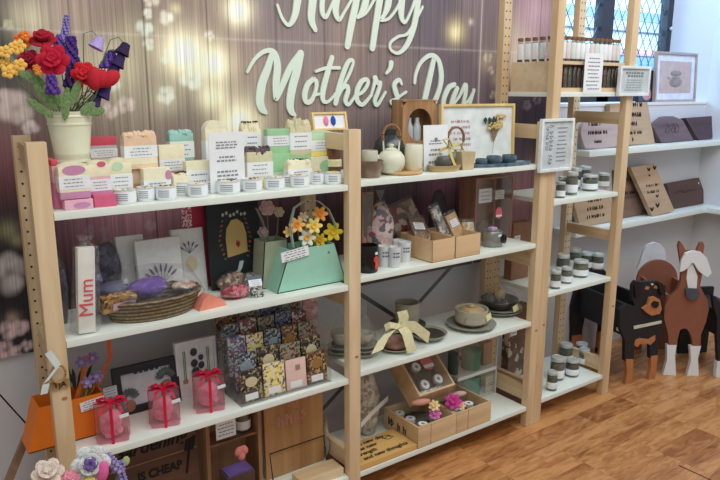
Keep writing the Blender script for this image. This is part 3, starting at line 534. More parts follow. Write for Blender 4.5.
def petals(q, n, r, L_, w_, th, tilt, z=0, a0=0):
    for k in range(n): q.ball((0, 0, 0), (L_, w_, th), 2, T=Matrix.Translation((0, 0, z)) @ Matrix.Rotation(a0+2*PI*k/n, 4, 'Z') @ Matrix.Rotation(-tilt, 4, 'Y') @ Matrix.Translation((r, 0, 0)))
def rose(label, c, R, rgb, base, look=(-.4, -.9, .25), rgb2=None, group='crochet flowers in the cream bucket', name='crochet_rose', leafy=False):
    t = thing(name, label, 'flower', c, group=group); Tm = Vector(look).to_track_quat('Z', 'Y').to_matrix().to_4x4(); q = MB()
    petals(q, 6, R*.55, R*.48, R*.42, R*.13, .35, -R*.25); petals(q, 5, R*.38, R*.4, R*.4, R*.14, .8, -R*.02, .4); petals(q, 4, R*.22, R*.32, R*.34, R*.13, 1.15, R*.15, .9)
    if not rgb2: q.ball((0, 0, R*.3), (R*.3, R*.3, R*.28), 2, jit=.2)
    bmesh.ops.transform(q.bm, matrix=Tm, verts=q.bm.verts); q.build('petals', mat('yarn_%d_%d_%d' % rgb, rgb, .9, bump=.6, sc=220, var=.25), t)
    if rgb2:
        q = MB(); q.ball((0, 0, R*.32), (R*.42, R*.42, R*.3), 2, jit=.15); petals(q, 5, R*.25, R*.2, R*.22, R*.1, 1.0, R*.4); bmesh.ops.transform(q.bm, matrix=Tm, verts=q.bm.verts); q.build('heart', mat('yarn_%d_%d_%d' % rgb2, rgb2, .9, bump=.6, sc=220, var=.25), t)
    if base is not None: stem(t, c, base)
    return t
def spike(label, c0, c1, R, rgb, base, group='crochet flowers in the cream bucket', n=9, name='crochet_lavender'):
    t = thing(name, label, 'flower', c0, group=group); q = MB(); d = Vector(c1)-Vector(c0)
    for i in range(n):
        for k in range(4):
            a = i*1.1+k*PI/2; rr = R*(1-.45*i/n)*.6; q.ball((d.x*i/(n-1)+rr*math.cos(a), d.y*i/(n-1)+rr*math.sin(a), d.z*i/(n-1)), R*.42*(1-.3*i/n), 1, jit=.2)
    q.build('florets', mat('yarn_%d_%d_%d' % rgb, rgb, .9, bump=.6, sc=220, var=.25), t)
    if base is not None: stem(t, c0, base)
    return t
def P(px, py, Y): return tuple(float(v) for v in ony(px, py, Y))
def bb(): return (bx+random.uniform(-.4, .4)*rt, .17+random.uniform(-.4, .4)*rt, Z+ht-.02)
rose('large crimson crochet rose at the front of the bucket', P(53, 60, .10), 16*m_, (190, 22, 52), bb())
rose('dark red crochet flower behind the large rose', P(43, 40, .17), 14*m_, (165, 20, 42), bb(), (-.2, -.5, .8))
rose('dark red crochet flower low on the left, behind the yellow cluster', P(29, 60, .17), 11*m_, (150, 18, 45), bb())
rose('scarlet ruffled crochet flower left of the tulip', P(84, 74, .12), 13*m_, (205, 35, 45), bb())
t = thing('crochet_tulip', 'bright red crochet tulip leaning right over the bucket', 'flower', P(101, 80, .10), group='crochet flowers in the cream bucket'); q = MB(); R = 12*m_
for a, l in ((-.5, 1.2), (0, 1.0), (.65, 1.25)): q.ball((a*R, 0, .1*R), (R*.62, R*.6, R*l*.8), 2, T=Matrix.Rotation(a*.8+.5, 4, 'Y'))
q.build('petals', mat('yarn_red_bright', (188, 32, 48), .9, bump=.5, sc=220), t); stem(t, P(101, 80, .10), bb())
def cluster(label, px, py, Y, pts, R, rgb):
    c = P(px, py, Y); t = thing('crochet_cluster', label, 'flower', c, group='crochet flowers in the cream bucket'); q = MB(); q2 = MB()
    for (dx, dy) in pts:
        p = P(px+dx, py+dy, Y+random.uniform(-.01, .01)); o_ = tuple(np.array(p)-np.array(c))
        for k in range(5): a = 2*PI*k/5; q.ball((o_[0]+R*.5*math.cos(a), o_[1]-.002, o_[2]+R*.5*math.sin(a)), (R*.42, R*.25, R*.42), 1)
        q2.ball((o_[0], o_[1]-R*.25, o_[2]), R*.22, 1)
    q.build('petals', mat('yarn_%d_%d_%d' % rgb, rgb, .9, bump=.5, sc=220), t); q2.build('centres', mat('yarn_gold', (240, 180, 60), .9), t); stem(t, c, bb())
cluster('cluster of small yellow crochet blossoms hanging out at the far left', 10, 60, .12, [(-5, -8), (5, -12), (-4, 4), (5, 9), (9, -14), (10, 5), (-2, 12)], 7*m_, (240, 190, 95))
cluster('small orange crochet blossoms above the yellow cluster', 22, 39, .17, [(-3, 0), (3, -3), (4, 4)], 6*m_, (235, 120, 50)); cluster('tiny orange crochet blossoms left of the large rose', 36, 68, .1, [(0, 0), (2, 4)], 4*m_, (225, 130, 50))
spike('tall pale lilac crochet lavender sprig, highest in the bucket', P(64, 42, .18), P(67, 16, .18), 5*m_, (150, 135, 200), bb(), n=10)
spike('purple crochet lavender right of the large rose', P(72, 62, .16), P(71, 38, .16), 8*m_, (85, 55, 135), bb())
spike('violet crochet lavender behind the large rose', P(58, 50, .18), P(60, 36, .18), 6*m_, (115, 85, 175), bb()); spike('purple crochet lavender below the large rose', P(53, 92, .09), P(51, 76, .09), 7*m_, (95, 60, 145), bb(), n=6)
spike('dark violet crochet lavender behind the scarlet flower', P(70, 85, .14), P(72, 64, .15), 7*m_, (70, 45, 110), bb(), n=7); spike('bright violet crochet lavender leaning right', P(106, 66, .14), P(112, 52, .15), 7*m_, (105, 70, 160), bb(), n=6)
for lb, px, py, R, c in (('nearly black crochet bluebell, highest on the right', 124, 49, 7, (50, 32, 70)), ('dark plum crochet bluebell below the highest one', 119, 61, 7, (55, 35, 85)), ('dark plum crochet bluebell tucked behind the tulip', 115, 69, 6, (50, 32, 80)), ('dark violet crochet bluebell below the tulip', 104, 91, 8, (65, 42, 105)), ('dark violet crochet bluebell low at the bucket rim', 96, 101, 6, (60, 40, 95)), ('pale lilac crochet bell at the back of the bunch', 98, 43, 7, (180, 160, 215))):
    c0 = P(px, py, .13); t = thing('crochet_bluebell', lb, 'flower', c0, group='crochet flowers in the cream bucket'); q = MB(); R *= m_; q.lathe([(0, R), (R*.6, R*.8), (R*.75, 0), (R*1.05, -R*.8), (R*.9, -R*.8), (0, R*.3)], 12, T=Matrix.Rotation(.5, 4, 'Y')); q.build('bell', mat('yarn_%d_%d_%d' % c, c, .9, bump=.5, sc=220), t)
    b_ = Vector(bb())-Vector(c0); MB().tube([(0, 0, R*.8), (-.01, .005, R*1.6), (-.03, .01, R*1.2), (b_.x*.5, b_.y*.5, b_.z*.5), tuple(b_)], .0014, 6).build('stem', GREEN, t)
t = thing('crochet_leaves', 'bunch of green crochet leaves around the bucket rim', 'leaves', (bx, .14, Z+ht), group=None); 
for (px, py, a, L_) in ((75, 93, .4, 14), (32, 78, -1.1, 13), (88, 108, .9, 9), (97, 112, 1.3, 8), (58, 100, -.3, 10), (45, 97, -.6, 15), (40, 108, -.9, 14), (66, 104, .15, 16)):
    p = np.array(P(px, py, .115))-np.array([bx, .14, Z+ht]); MB().ball((0, 0, 0), (4.2*m_, .002, L_*m_), 2, T=Matrix.Translation(tuple(p)) @ Matrix.Rotation(a, 4, 'Y')).build('leaf', mat('yarn_leaf', (112, 138, 88), .9, bump=.5, sc=150, var=.3), t)
# ---------------------------------------------------------------- second shelf, left bay
def pouch(label, x0, x1, Y, z0, z1, fillm, name='gift_bag', cat='gift bag', dep=.03, neck=True, lean=0, rz=0, group=None, lab=None, wrap=True, jit=.18):
    w_, h = x1-x0, z1-z0; t = thing(name, label, cat, ((x0+x1)/2, Y, z0), rz, group, rx=lean)
    q = MB(); q.ball((0, 0, h*.46), (w_*.5, dep*.5, h*.48), 3, jit=jit, js=9); 
    for v in q.bm.verts: v.co.z = max(v.co.z, 0)
    q.build('contents', fillm, t)
    if wrap:
        q = MB(); q.ball((0, 0, h*.47), (w_*.54, dep*.58, h*.52), 3, jit=jit*.8, js=9)
        for v in q.bm.verts: v.co.z = max(v.co.z, 0)
        if neck: q.lathe([(w_*.06, h*.93), (w_*.05, h*1.0), (w_*.16, h*1.16)], 9, sy=.35, wob=lambda a, z: .3*math.sin(5*a))
        q.build('cellophane', CELLO, t)
    if lab: q = MB(); q.box(-w_*lab[2]/2, w_*lab[2]/2, -dep*.6-.001, -dep*.6, h*lab[0], h*lab[1]); lines(q, -w_*lab[2]*.45, w_*lab[2]*.45, h*lab[0], h*lab[1], -dep*.6-.001, 3); q.build('paper_label', [PAPER, GREYINK], t)
    return t
Z = L2
LAV = patch('lavender_print', [(62, 56, 72), (84, 76, 98), (48, 42, 56), (98, 88, 112), (70, 62, 84)], 50); 
pouch('dark lavender sachet standing between the left post and the white Mum box', XA(59, .1, Z), XA(76, .1, Z), .15, Z, ZA(68, 248, .15), LAV, 'lavender_sachet', 'sachet', .05)
pouch('dark grey and purple sachet behind the white Mum box, at the back', XA(95, .24, Z), XA(124, .24, Z), .225, Z, ZA(110, 237, .235), LAV, 'lavender_sachet', 'sachet', .05)
pouch('violet lavender sachet just right of the Mum box', XA(92, .17, Z), XA(106, .17, Z), .17, Z, ZA(99, 262, .17), patch('violet_print', [(95, 75, 150), (60, 50, 90), (130, 120, 160)], 60), 'lavender_sachet', 'sachet', .04, neck=False)
x0, x1 = XA(76.5, .03, Z), XA(93.5, .03, Z); h = ZA(84, 249, .03)-Z; t = thing('mum_box', 'tall white box in cellophane with red lettering Mum reading upwards', 'gift box', ((x0+x1)/2+.004, .035, Z+.004), .0, None, ry=.07)
wv_ = x1-x0; q = MB(); q.box(-wv_/2, wv_/2, -.012, .012, 0, h, bev=.002); q.build('box', mat('box_white', (228, 224, 214), .6), t)
text('lettering', 'Mum', .048, (0, -.0128, h*.42), mat('mum_red', (215, 75, 80), .6), t, rot=(PI/2, -PI/2, 0), bold=0, shear=0, ext=.0008)
q = MB(); q.lathe([(0, -.002), (.034, 0), (.036, .01), (.031, h), (.012, h+.012), (.022, h+.03)], 14, sy=.65, wob=lambda a, z: .10*math.sin(3*a+z*40)); q.build('cellophane', CELLO, t)
def dried(t, x, z, n=8, s=.03, c='lavender_dry', rgb=(105, 100, 130), y=-.004):
    q = MB()
    for i in range(n): a = -.9+1.8*i/(n-1); q.tube([(x, y, z), (x+s*math.sin(a)*.6, y, z+s*math.cos(a)*.6)], .0007, 5); q.ball((x+s*math.sin(a)*.85, y, z+s*math.cos(a)*.85), (s*.07, .001, s*.26), 1, T=Matrix.Rotation(a, 4, 'Y'))
    return q.build('printed_sprig', mat(c, rgb, .8), t)
CANV = mat('canvas_white', (236, 236, 232), .7, var=.05, bump=.2, sc=60)
def canvas(label, xl, xr, Yt, yt, dep=.018, wrap=True, lean=-.12, m=CANV):
    X0, X1 = XA(xl, Yt, Z+.08), XA(xr, Yt, Z+.08); h = ZA((xl+xr)/2, yt, Yt+.02)-Z; t = thing('canvas_card', label, 'canvas', ((X0+X1)/2, Yt, Z), 0, None, rx=lean); B(-(X1-X0)/2, (X1-X0)/2, 0, dep, 0, h, bev=.002).build('board', m, t)
    if wrap: B(-(X1-X0)/2-.003, (X1-X0)/2+.003, -.003, dep+.003, .0, h+.004, bev=.003).build('cellophane', CELLO, t)
    return t, X1-X0, h
t, a, h = canvas('plain white wrapped canvas, leftmost of the three', 121, 148, .205, 235)
t, a, h = canvas('wrapped white canvas printed with grey lavender sprigs', 140, 184, .165, 238); dried(t, 0, h*.30, 7, .055)
t, a, h = canvas('tallest wrapped white canvas with an oval cream badge', 176, 207, .215, 228); dried(t, -.0, h*.62, 5, .035); MB().lathe([(0, 0), (1, 0), (1, .001), (0, .001)], 20, T=Matrix.Translation((.005, -.001, h*.45)) @ Matrix.Rotation(PI/2, 4, 'X') @ Matrix.Diagonal((.018, .024, 1, 1))).build('oval_badge', mat('badge_cream', (225, 210, 170), .6), t)
X0, X1 = XA(196, .24, Z), XA(214, .24, Z); t = thing('red_folder', 'crimson board with a gingham edge standing behind the white canvases', 'board', ((X0+X1)/2, .245, Z)); h = .31-.002
B(-(X1-X0)/2, (X1-X0)/2, 0, .01, 0, h).build('board', mat('crimson', (170, 40, 70), .6), t); B(-(X1-X0)/2-.03, -(X1-X0)/2, 0, .006, .13, h).build('gingham_strip', patch('gingham', [(225, 200, 205), (170, 50, 80)], 240), t)
# beehive board
X0, X1, Y, z0, z1 = fit(213, 264, 199, 272, .19, Z); t = thing('beehive_sign', 'black board painted with a tan beehive and a white bird', 'sign', ((X0+X1)/2, Y, Z), 0, None, rx=-.1); w_ = X1-X0; h = z1-z0-.01
B(-w_/2, w_/2, 0, .012, 0, h, bev=.002).build('board', mat('board_black', (34, 40, 42), .6), t)
hv = [(-.17, .36), (.22, .40), (.22, .62), (.17, .74), (.06, .80), (-.05, .79), (-.15, .70), (-.18, .58)]
MB().prism([(x*w_, z*h) for x, z in hv], -.0015, .0002).build('beehive', mat('hive_tan', (205, 180, 115), .7, two=(190, 160, 95)), t)
MB().prism([(.0, .50), (.05, .46), (.09, .51), (.06, .55), (.045, .53), (.02, .555)], -.0025, -.001, T=Matrix.Diagonal((w_, 1, h, 1))).build('heart', mat('heart_red', (150, 40, 45), .6), t)
MB().prism([(-.14, .15), (0, .2), (.05, .30), (.13, .30), (.09, .22), (.0, .14)], -.0015, .0002, T=Matrix.Diagonal((w_, 1, h, 1))).build('bird', mat('bird_white', (200, 205, 205), .6), t)
q = MB()
for s in (-1, 1):
    for i in range(9): q.mi = i % 2; q.ball((s*w_*(.30-.02*abs(i-4)), -.001, h*(.35+.055*i)), (.006, .001, .0035), 1, T=Matrix.Rotation(s*.6, 4, 'Y'))
q.build('painted_leaves', [mat('leafpaint', (90, 105, 70), .7), mat('orange_paint', (175, 90, 50), .7)], t)
q = MB(); q.mi = 0
for i in range(7): q.ball((w_*(-.2+.07*i), -.001, h*(.86+.02*math.sin(i*2))), (.005, .001, .006), 1)
q.build('painted_blossoms', mat('blossom_paint', (190, 185, 175), .7), t)
# basket
bx0, by0 = XA(103, .03, Z), .0; cbx, cby = (XA(103, .09, Z)+XA(200, .09, Z))/2, .092; rx_, ry_ = (XA(203, .09, Z)-XA(101, .09, Z))/2*.94, .082
t = thing('wicker_basket', 'low oval brown wicker basket under cellophane', 'basket', (cbx, cby, Z), .02)
wk, nt, b = newmat('wicker'); v = coords(nt, (1, 1, 1)); wv = N(nt, 'ShaderNodeTexWave', bands_direction='Z'); wv.inputs['Scale'].default_value = 30; nt.links.new(v, wv.inputs['Vector']); ck = N(nt, 'ShaderNodeTexNoise'); ck.inputs['Scale'].default_value = 120; nt.links.new(v, ck.inputs['Vector']); mm = N(nt, 'ShaderNodeMath', operation='MULTIPLY'); nt.links.new(wv.outputs['Fac'], mm.inputs[0]); nt.links.new(ck.outputs['Fac'], mm.inputs[1])
r = N(nt, 'ShaderNodeValToRGB'); r.color_ramp.elements[0].color = lin((58, 46, 30))+(1,); r.color_ramp.elements[1].position = .6; r.color_ramp.elements[1].color = lin((150, 126, 88))+(1,); nt.links.new(mm.outputs[0], r.inputs[0]); nt.links.new(r.outputs[0], b.inputs['Base Color']); bp = N(nt, 'ShaderNodeBump'); bp.inputs['Strength'].default_value = .8; bp.inputs['Distance'].default_value = .003; nt.links.new(mm.outputs[0], bp.inputs['Height']); nt.links.new(bp.outputs[0], b.inputs['Normal'])
MB().lathe([(0, 0), (rx_*.84, 0), (rx_*.95, .03), (rx_, .055), (rx_*.94, .055), (rx_*.85, .012), (0, .008)], 44, sy=ry_/rx_, wob=lambda a, z: .012*math.sin(22*a+z*300)).build('basket_body', wk, t)
MB().tube([(rx_*math.cos(a), ry_*math.sin(a), .056+.003*math.sin(a*16)) for a in np.linspace(0, 2*PI, 64, endpoint=False)], .006, 7, True).build('braided_rim', wk, t)
MB().lathe([(rx_*1.06, .045), (rx_*1.03, .075), (rx_*.8, .12), (rx_*.3, .135), (0, .13)], 30, sy=ry_/rx_*.95, wob=lambda a, z: .07*math.sin(4*a+z*60)).build('cellophane', CELLO, t)
def inb(label, name, cat, px, py, Y, r, m, rz=0, jit=.15, box=False): 
    p = P(px, py, Y); t = thing(name, label, cat, (p[0], p[1], p[2]), rz, 'things inside the wicker basket'); q = MB()
    if box: q.box(-r[0], r[0], -r[1], r[1], -r[2], r[2], bev=.004, T=Matrix.Rotation(.35, 4, 'X'))
    else: q.ball((0, 0, 0), r, 3, jit=jit, js=8)
    q.build('body', m, t); return t
inb('folded bright purple cloth in the basket', 'purple_cloth', 'cloth', 148, 287, .10, (.058, .035, .028), mat('purple_cloth', (105, 72, 150), .9, var=.2, bump=.5, sc=60), .1)
inb('blue-grey sachet at the left of the basket', 'sachet', 'sachet', 112, 289, .12, (.045, .03, .022), mat('bluegrey', (92, 92, 118), .7, var=.25, bump=.4), 0)
t = inb('brown and gold patterned packet with a lilac band in the basket', 'soap_packet', 'packet', 118, 302, .055, (.045, .016, .02), patch('gold_pack', [(140, 105, 60), (190, 150, 90), (80, 60, 45), (160, 120, 70)], 130), .12, box=True)
B(-.02, .04, -.0182, -.0175, -.011, .010, T=Matrix.Rotation(.35, 4, 'X')).build('label_band', mat('lilac_band', (196, 170, 190), .6), t)
inb('cream and rust striped packet at the right of the basket', 'soap_packet', 'packet', 185, 285, .12, (.04, .03, .012), patch('rust_pack', [(190, 150, 130), (215, 200, 185), (150, 90, 80)], 60), 0)
# loose wrapped packets
def packet(label, px, py, Y, sz, m, rz=0, name='wrapped_packet', z=None, cat='packet', zz=Z, jit=.2, grp='cellophane packets in front of the beehive board'):
    t = thing(name, label, cat, (XA(px, Y, zz), Y, zz), rz, grp); q = MB(); q.ball((0, 0, sz[2]), sz, 3, jit=jit, js=12)
    for v in q.bm.verts: v.co.z = max(v.co.z, 0)
    q.build('contents', m, t); q = MB(); q.ball((0, 0, sz[2]*1.1), (sz[0]*1.15, sz[1]*1.15, sz[2]*1.1), 2, jit=.1)
    for v in q.bm.verts: v.co.z = max(v.co.z, 0)
    q.build('cellophane', CELLO, t); return t
packet('dark red heart-shaped packet in cellophane', 236, 290, .09, (.045, .032, .02), patch('red_pack', [(160, 50, 65), (190, 75, 90), (120, 40, 50), (205, 120, 130)], 90))
packet('beaded brown and cream bracelet packet against the beehive board', 233, 270, .165, (.045, .018, .028), patch('bead_pack', [(120, 100, 80), (200, 185, 160), (60, 50, 45), (160, 110, 90)], 120))
packet('grey and white beaded packet right of the bracelet packet', 250, 268, .175, (.035, .018, .022), patch('bead_grey', [(150, 145, 135), (90, 85, 80), (205, 200, 190)], 120))
t = thing('salmon_packet', 'salmon pink triangular packet near the shelf edge', 'packet', (XA(213, .035, Z), .05, Z), .1, 'cellophane packets in front of the beehive board'); MB().prism([(-.045, 0), (.043, 0), (.03, .02), (-.012, .042), (-.03, .03)], -.016, .02).build('body', mat('salmon', (232, 142, 120), .6, bump=.4), t)
t = thing('bead_packet', 'clear packet of black and white beads with a dark header card and price label', 'packet', (XA(258, .05, Z), .05, Z), -.15, 'cellophane packets in front of the beehive board', rx=-.5)
B(-.022, .022, 0, .003, .045, .068).build('header_card', mat('header', (90, 105, 125), .6), t); q = MB(); q.box(-.02, .02, -.0015, 0, .036, .056); lines(q, -.018, .018, .038, .054, -.0016, 3); q.build('price_label', [PAPER, GREYINK], t)
q = MB()
for i in range(60): q.mi = i % 2; q.ball((random.uniform(-.018, .018), random.uniform(0, .006), random.uniform(.003, .035)), .0032, 1)
q.build('beads', [mat('bead_white', (205, 200, 190), .4), BLACK], t, 'stuff'); B(-.022, .022, -.003, .008, 0, .046).build('clear_bag', CELLO, t)
# flower boxes
def flowerbag(label, xl, xr, xtl, xtr, ybot, ytop, Y, zb, m, hm, dep, name, handle, labels, zpix=None):
    X0, X1 = XA(xl, Y, zb), XA(xr, Y, zb); U0, U1 = XA(xtl, Y, zb+.1), XA(xtr, Y, zb+.1); h = ZA((xl+xr)/2, ytop, Y)-zb; cx_ = (X0+X1)/2
    t = thing(name, label, 'flower bag', (cx_, Y, zb)); o = [(X0-cx_, 0), (X1-cx_, 0), (U1-cx_, h), (U0-cx_, h)]
    q = MB(); q.prism(o, 0, .003); q.prism(o, dep-.003, dep); q.box(X0-cx_, X1-cx_, 0, dep, 0, .003)
    for a, b_ in ((o[0], o[3]), (o[1], o[2])):
        A = [q.bm.verts.new((p[0]+s, y, p[1])) for p in (a, b_) for (s, y) in ((0, 0), (0, dep))]; s_ = .003 if a[0] < 0 else -.003; Bv = [q.bm.verts.new((v.co.x+s_, v.co.y, v.co.z)) for v in A]
        q.bm.faces.new((A[0], A[1], A[3], A[2])); q.bm.faces.new((Bv[0], Bv[2], Bv[3], Bv[1]))
        q.bm.faces.new((A[0], A[2], Bv[2], Bv[0])); q.bm.faces.new((A[1], Bv[1], Bv[3], A[3])); q.bm.faces.new((A[2], A[3], Bv[3], Bv[2])); q.bm.faces.new((A[0], Bv[0], Bv[1], A[1]))
    q.build('bag_body', m, t)
    if handle: q = MB(); q.ribbon([tuple(np.array(P(px, py, Y+dep*.3))-np.array([cx_, Y, zb])) for px, py in handle], (0, 1, 0), .014, .0015); q.build('handle', hm, t)
    for (a, b_, c, d, rot_) in labels:
        p = np.array(P((a+b_)/2, (c+d)/2, Y-.004))-np.array([cx_, Y, zb]); mm_ = mpp(cx_, Y, zb); q = MB(); wl, hl = abs(b_-a)*mm_*1.1/2, abs(d-c)*mm_/2; q.box(-wl, wl, -.0015, 0, -hl, hl); lines(q, -wl, wl, -hl, hl, -.0016, 4); bmesh.ops.transform(q.bm, matrix=Matrix.Translation(tuple(p)) @ Matrix.Rotation(rot_, 4, 'Y'), verts=q.bm.verts); q.build('tag', [PAPER, INK], t)
    MB().lathe([(0, 0), (.004, 0), (.004, .001), (0, .001)], 12, T=Matrix.Translation((o[2][0]*.72, 0, h*.8)) @ Matrix.Rotation(PI/2, 4, 'X')).build('eyelet', mat('eyelet', (120, 120, 110), .4), t)
    return t, cx_, h
MINT = mat('mint_card', (156, 206, 184), .6, var=.04); arc = [(293, 247), (290, 225), (294, 208), (305, 200), (318, 201), (328, 209), (334, 222), (336, 228)]
def petalsflower(label, px, py, Y, R, rgb, crgb, base, name, group, look=(-.4, -.85, .3), n=6):
    c = P(px, py, Y); t = thing(name, label, 'flower', c, group=group); Tm = Vector(look).to_track_quat('Z', 'Y').to_matrix().to_4x4(); q = MB(); petals(q, n, R*.6, R*.5, R*.3, R*.06, .25); bmesh.ops.transform(q.bm, matrix=Tm, verts=q.bm.verts); q.build('petals', mat('petal_%d_%d_%d' % rgb, rgb, .7, var=.08), t)
    q = MB(); q.lathe([(0, 0), (R*.2, 0), (R*.28, R*.3), (R*.34, R*.42), (R*.22, R*.4), (0, R*.1)], 12, T=Tm); q.build('trumpet', mat('petal_%d_%d_%d' % crgb, crgb, .7), t); stem(t, c, base); return t
Z = L2
t, cx_, h = flowerbag('mint green trapezoid flower bag with a tall round handle and white tag', 277, 346, 290, 335, 284, 247, .05, Z, MINT, mat('mint_pale', (190, 215, 200), .5), .09, 'flower_bag', arc, [(281, 309, 249, 259, -.12)])
bs = (cx_, .1, Z+h*.7); G = 'yellow and white flowers in the mint bag'
for lb, px, py, R, c, cc in (('large orange daffodil at the left of the mint bag', 297, 225, .024, (240, 190, 110), (235, 140, 50)), ('small apricot daffodil at the left edge of the mint bag', 289, 232, .018, (240, 205, 130), (235, 160, 60)), ('orange rose-like bloom high on the right of the mint bag', 320, 214, .024, (238, 165, 75), (235, 140, 50)), ('white daffodil with orange heart low in the mint bag', 307, 238, .026, (220, 222, 200), (235, 160, 60)), ('pale yellow daffodil in the middle of the mint bag', 314, 226, .025, (235, 215, 120), (240, 190, 70)), ('bright yellow lily stretching right from the mint bag', 333, 232, .03, (245, 220, 60), (240, 200, 40)), ('deep yellow daffodil beside the yellow lily', 320, 240, .022, (240, 205, 50), (235, 170, 30)), ('cream bloom at the top of the mint bag', 303, 217, .016, (215, 205, 180), (220, 190, 120))):
    petalsflower(lb, px, py, .075+random.uniform(-.015, .03), R, c, cc, bs, 'daffodil', G)
t, cx_, h = flowerbag('grey-green trapezoid flower box behind the mint bag', 262, 289, 265, 288, 278, 241, .12, Z, mat('sage_card', (165, 170, 145), .6), mat('grey_cord', (140, 145, 135), .6), .07, 'flower_bag', [(268, 240), (262, 220), (256, 208)], [])
rose('dusty pink rose above the grey-green flower box', P(267, 208, .14), .026, (200, 165, 160), (cx_, .15, Z+h*.6), group='flowers in the grey-green box'); rose('pale cream rose right of the dusty pink one', P(279, 212, .15), .018, (205, 190, 165), (cx_, .15, Z+h*.6), group='flowers in the grey-green box'); rose('grey-violet rose low in the grey-green box', P(263, 232, .13), .018, (145, 130, 140), (cx_, .15, Z+h*.6), group='flowers in the grey-green box', rgb2=(190, 150, 80))
# ---------------------------------------------------------------- third shelf, left bay
Z = L3
ORG = mat('orange_card', (232, 122, 28), .6, var=.04)
X0, X1 = -.085, .118; t = thing('flower_bag', 'bright orange trapezoid flower bag pushed through the left side frame', 'flower bag', (.026, .10, Z), .0)
q = MB(); o = [(-.122, 0), (.10, 0), (.075, .118), (-.088, .118)]; q.prism(o, 0, .003); q.prism(o, .087, .09); q.box(-.122, .10, 0, .09, 0, .003)
for a, b_, s in ((o[0], o[3], .003), (o[1], o[2], -.003)): q.prism([a, (a[0]+s, a[1]), (b_[0]+s, b_[1]), b_], .003, .087)
q.build('bag_body', ORG, t)
q = MB(); q.ribbon([(.005, .02, .10), (.03, .02, .16), (.045, .03, .22)], (1, 0, .3), .016, .0015); q.ribbon([(.075, .05, .12), (.115, .06, .19), (.115, .06, .25)], (1, 0, .2), .012, .0015); q.build('handle', mat('orange_strap', (214, 100, 40), .5), t)
for (x, z, wl, hl, r_, m) in ((.045, .095, .033, .013, -.1, PAPER), (.092, .115, .018, .016, -.05, mat('grey_tag', (170, 172, 172), .7))): q = MB(); q.box(-wl, wl, -.0015, 0, -hl, hl); lines(q, -wl, wl, -hl, hl, -.0016, 4); bmesh.ops.transform(q.bm, matrix=Matrix.Translation((x, -.003, z)) @ Matrix.Rotation(r_, 4, 'Y'), verts=q.bm.verts); q.build('tag', [m, INK], t)
for lb, px, py, Y in (('lilac bloom tallest in the orange bag', 93, 358, .13), ('violet bloom at the post side of the orange bag', 82, 362, .12), ('lilac bloom lowest in the orange bag', 88, 382, .1), ('pale violet bloom at the right of the orange bag', 97, 376, .12)): petalsflower(lb, px, py, Y, .017, (140, 120, 175), (180, 165, 200), (.04, .12, Z+.08), 'lilac_flower', 'lilac flowers in the orange bag')
t = thing('foliage_sprig', 'dark green foliage sprigs in the orange bag', 'foliage', (.04, .13, Z+.06)); 
for i in range(9): a = -.5+.12*i; MB().ball((0, 0, 0), (.006, .002, .035), 1, T=Matrix.Translation((.0+.1*math.sin(a), .01, .10+.02*math.cos(i*2))) @ Matrix.Rotation(a*1.5, 4, 'Y')).build('leaf', mat('dark_leaf', (50, 62, 48), .8), t)
# tag with ring hanging on the left post
t = thing('hanging_ring_tag', 'wooden ring with white folded paper tags hanging on the leftmost post', 'tag', (.0, 0, 0)); c = P(58, 372, -.012)
q = MB(); q.tube([(c[0]-.0+.017*math.cos(a), c[1], c[2]-.005+.022*math.sin(a)) for a in np.linspace(0, 2*PI, 24, endpoint=False)], .0032, 7, True); q.build('ring', wood('ring_wood', (190, 155, 100), (150, 115, 70), 'X'), t)
for a, b_ in (((48, 352), (58, 366)), ((58, 366), (46, 382)), ((46, 384), (44, 394))):
    p, p2 = P(*a, -.018), P(*b_, -.018); MB().ribbon([p, p2], (1, 0, .5) if a[0] != 46 else (1, 0, 0), .016, .001).build('paper_tag', mat('tag_white', (215, 225, 222), .5), t)
q = MB(); p = P(60, 385, -.006); text('lettering', 'TJA', .02, tuple(p), INKB, t); MB().box(p[0]-.022, p[0]+.022, p[1]+.0008, p[1]+.004, p[2]-.011, p[2]+.011).build('wooden_plate', wood('ring_wood', (190, 155, 100), (150, 115, 70), 'X'), t)
# succulent frame, stones frame
def succ(t, w_, h, y):
    for (x, z, R) in ((-.29, .34, .024), (.30, .58, .026)):
        q = MB(); q.ball((x*w_, y-.006, z*h-R*1.0), (R*.7, .006, R*.8), 2); q.build('pot', mat('pot_tan', (150, 110, 85), .7), t); q = MB()
        for k in range(9): a = -1.3+.33*k; q.ball((x*w_+R*.8*math.sin(a), y-.007, z*h+R*.8*math.cos(a)), (R*.22, .004, R*.5), 1, T=Matrix.Rotation(a, 4, 'Y'))
        q.build('plant', mat('succulent', (84, 96, 92), .8, var=.3), t)
    q = MB(); lines(q, -w_*.28, w_*.3, h*.78, h*.86, y-.001, 1, 0, .6); q.build('print_line', INK, t)
frame('black frame with potted succulents on white, lying tilted behind the ribboned jars', *fit(118, 182, 364, 402, .165, Z), .022, mat('frame_black', (42, 38, 40), .5), mat('art_grey', (205, 205, 208), .7), succ, lean=-.18, rz=0)
def zen(t, w_, h, y):
    q = MB(); [q.ball((x*w_, y-.004, z*h), (r_, .003, r_*1.15), 2) for x, z, r_ in ((-.05, .78, .011), (-.05, .58, .011), (-.03, .42, .013), (.12, .52, .010), (.12, .66, .008))]; q.build('stones', mat('stone', (62, 62, 66), .5), t)
    [MB().tube([(x*w_, y-.002, h*.3), (x*w_, y-.002, h*.82)], .0012, 5).build('bamboo_stalk', mat('bamboo', (110, 150, 80), .6), t) for x in (-.3, -.26, .28, .32)]
    MB().box(-w_*.34, -w_*.22, y-.002, y, h*.24, h*.31).box(w_*.22, w_*.36, y-.002, y, h*.24, h*.31).build('candles', mat('zen_candle', (185, 130, 100), .7), t)
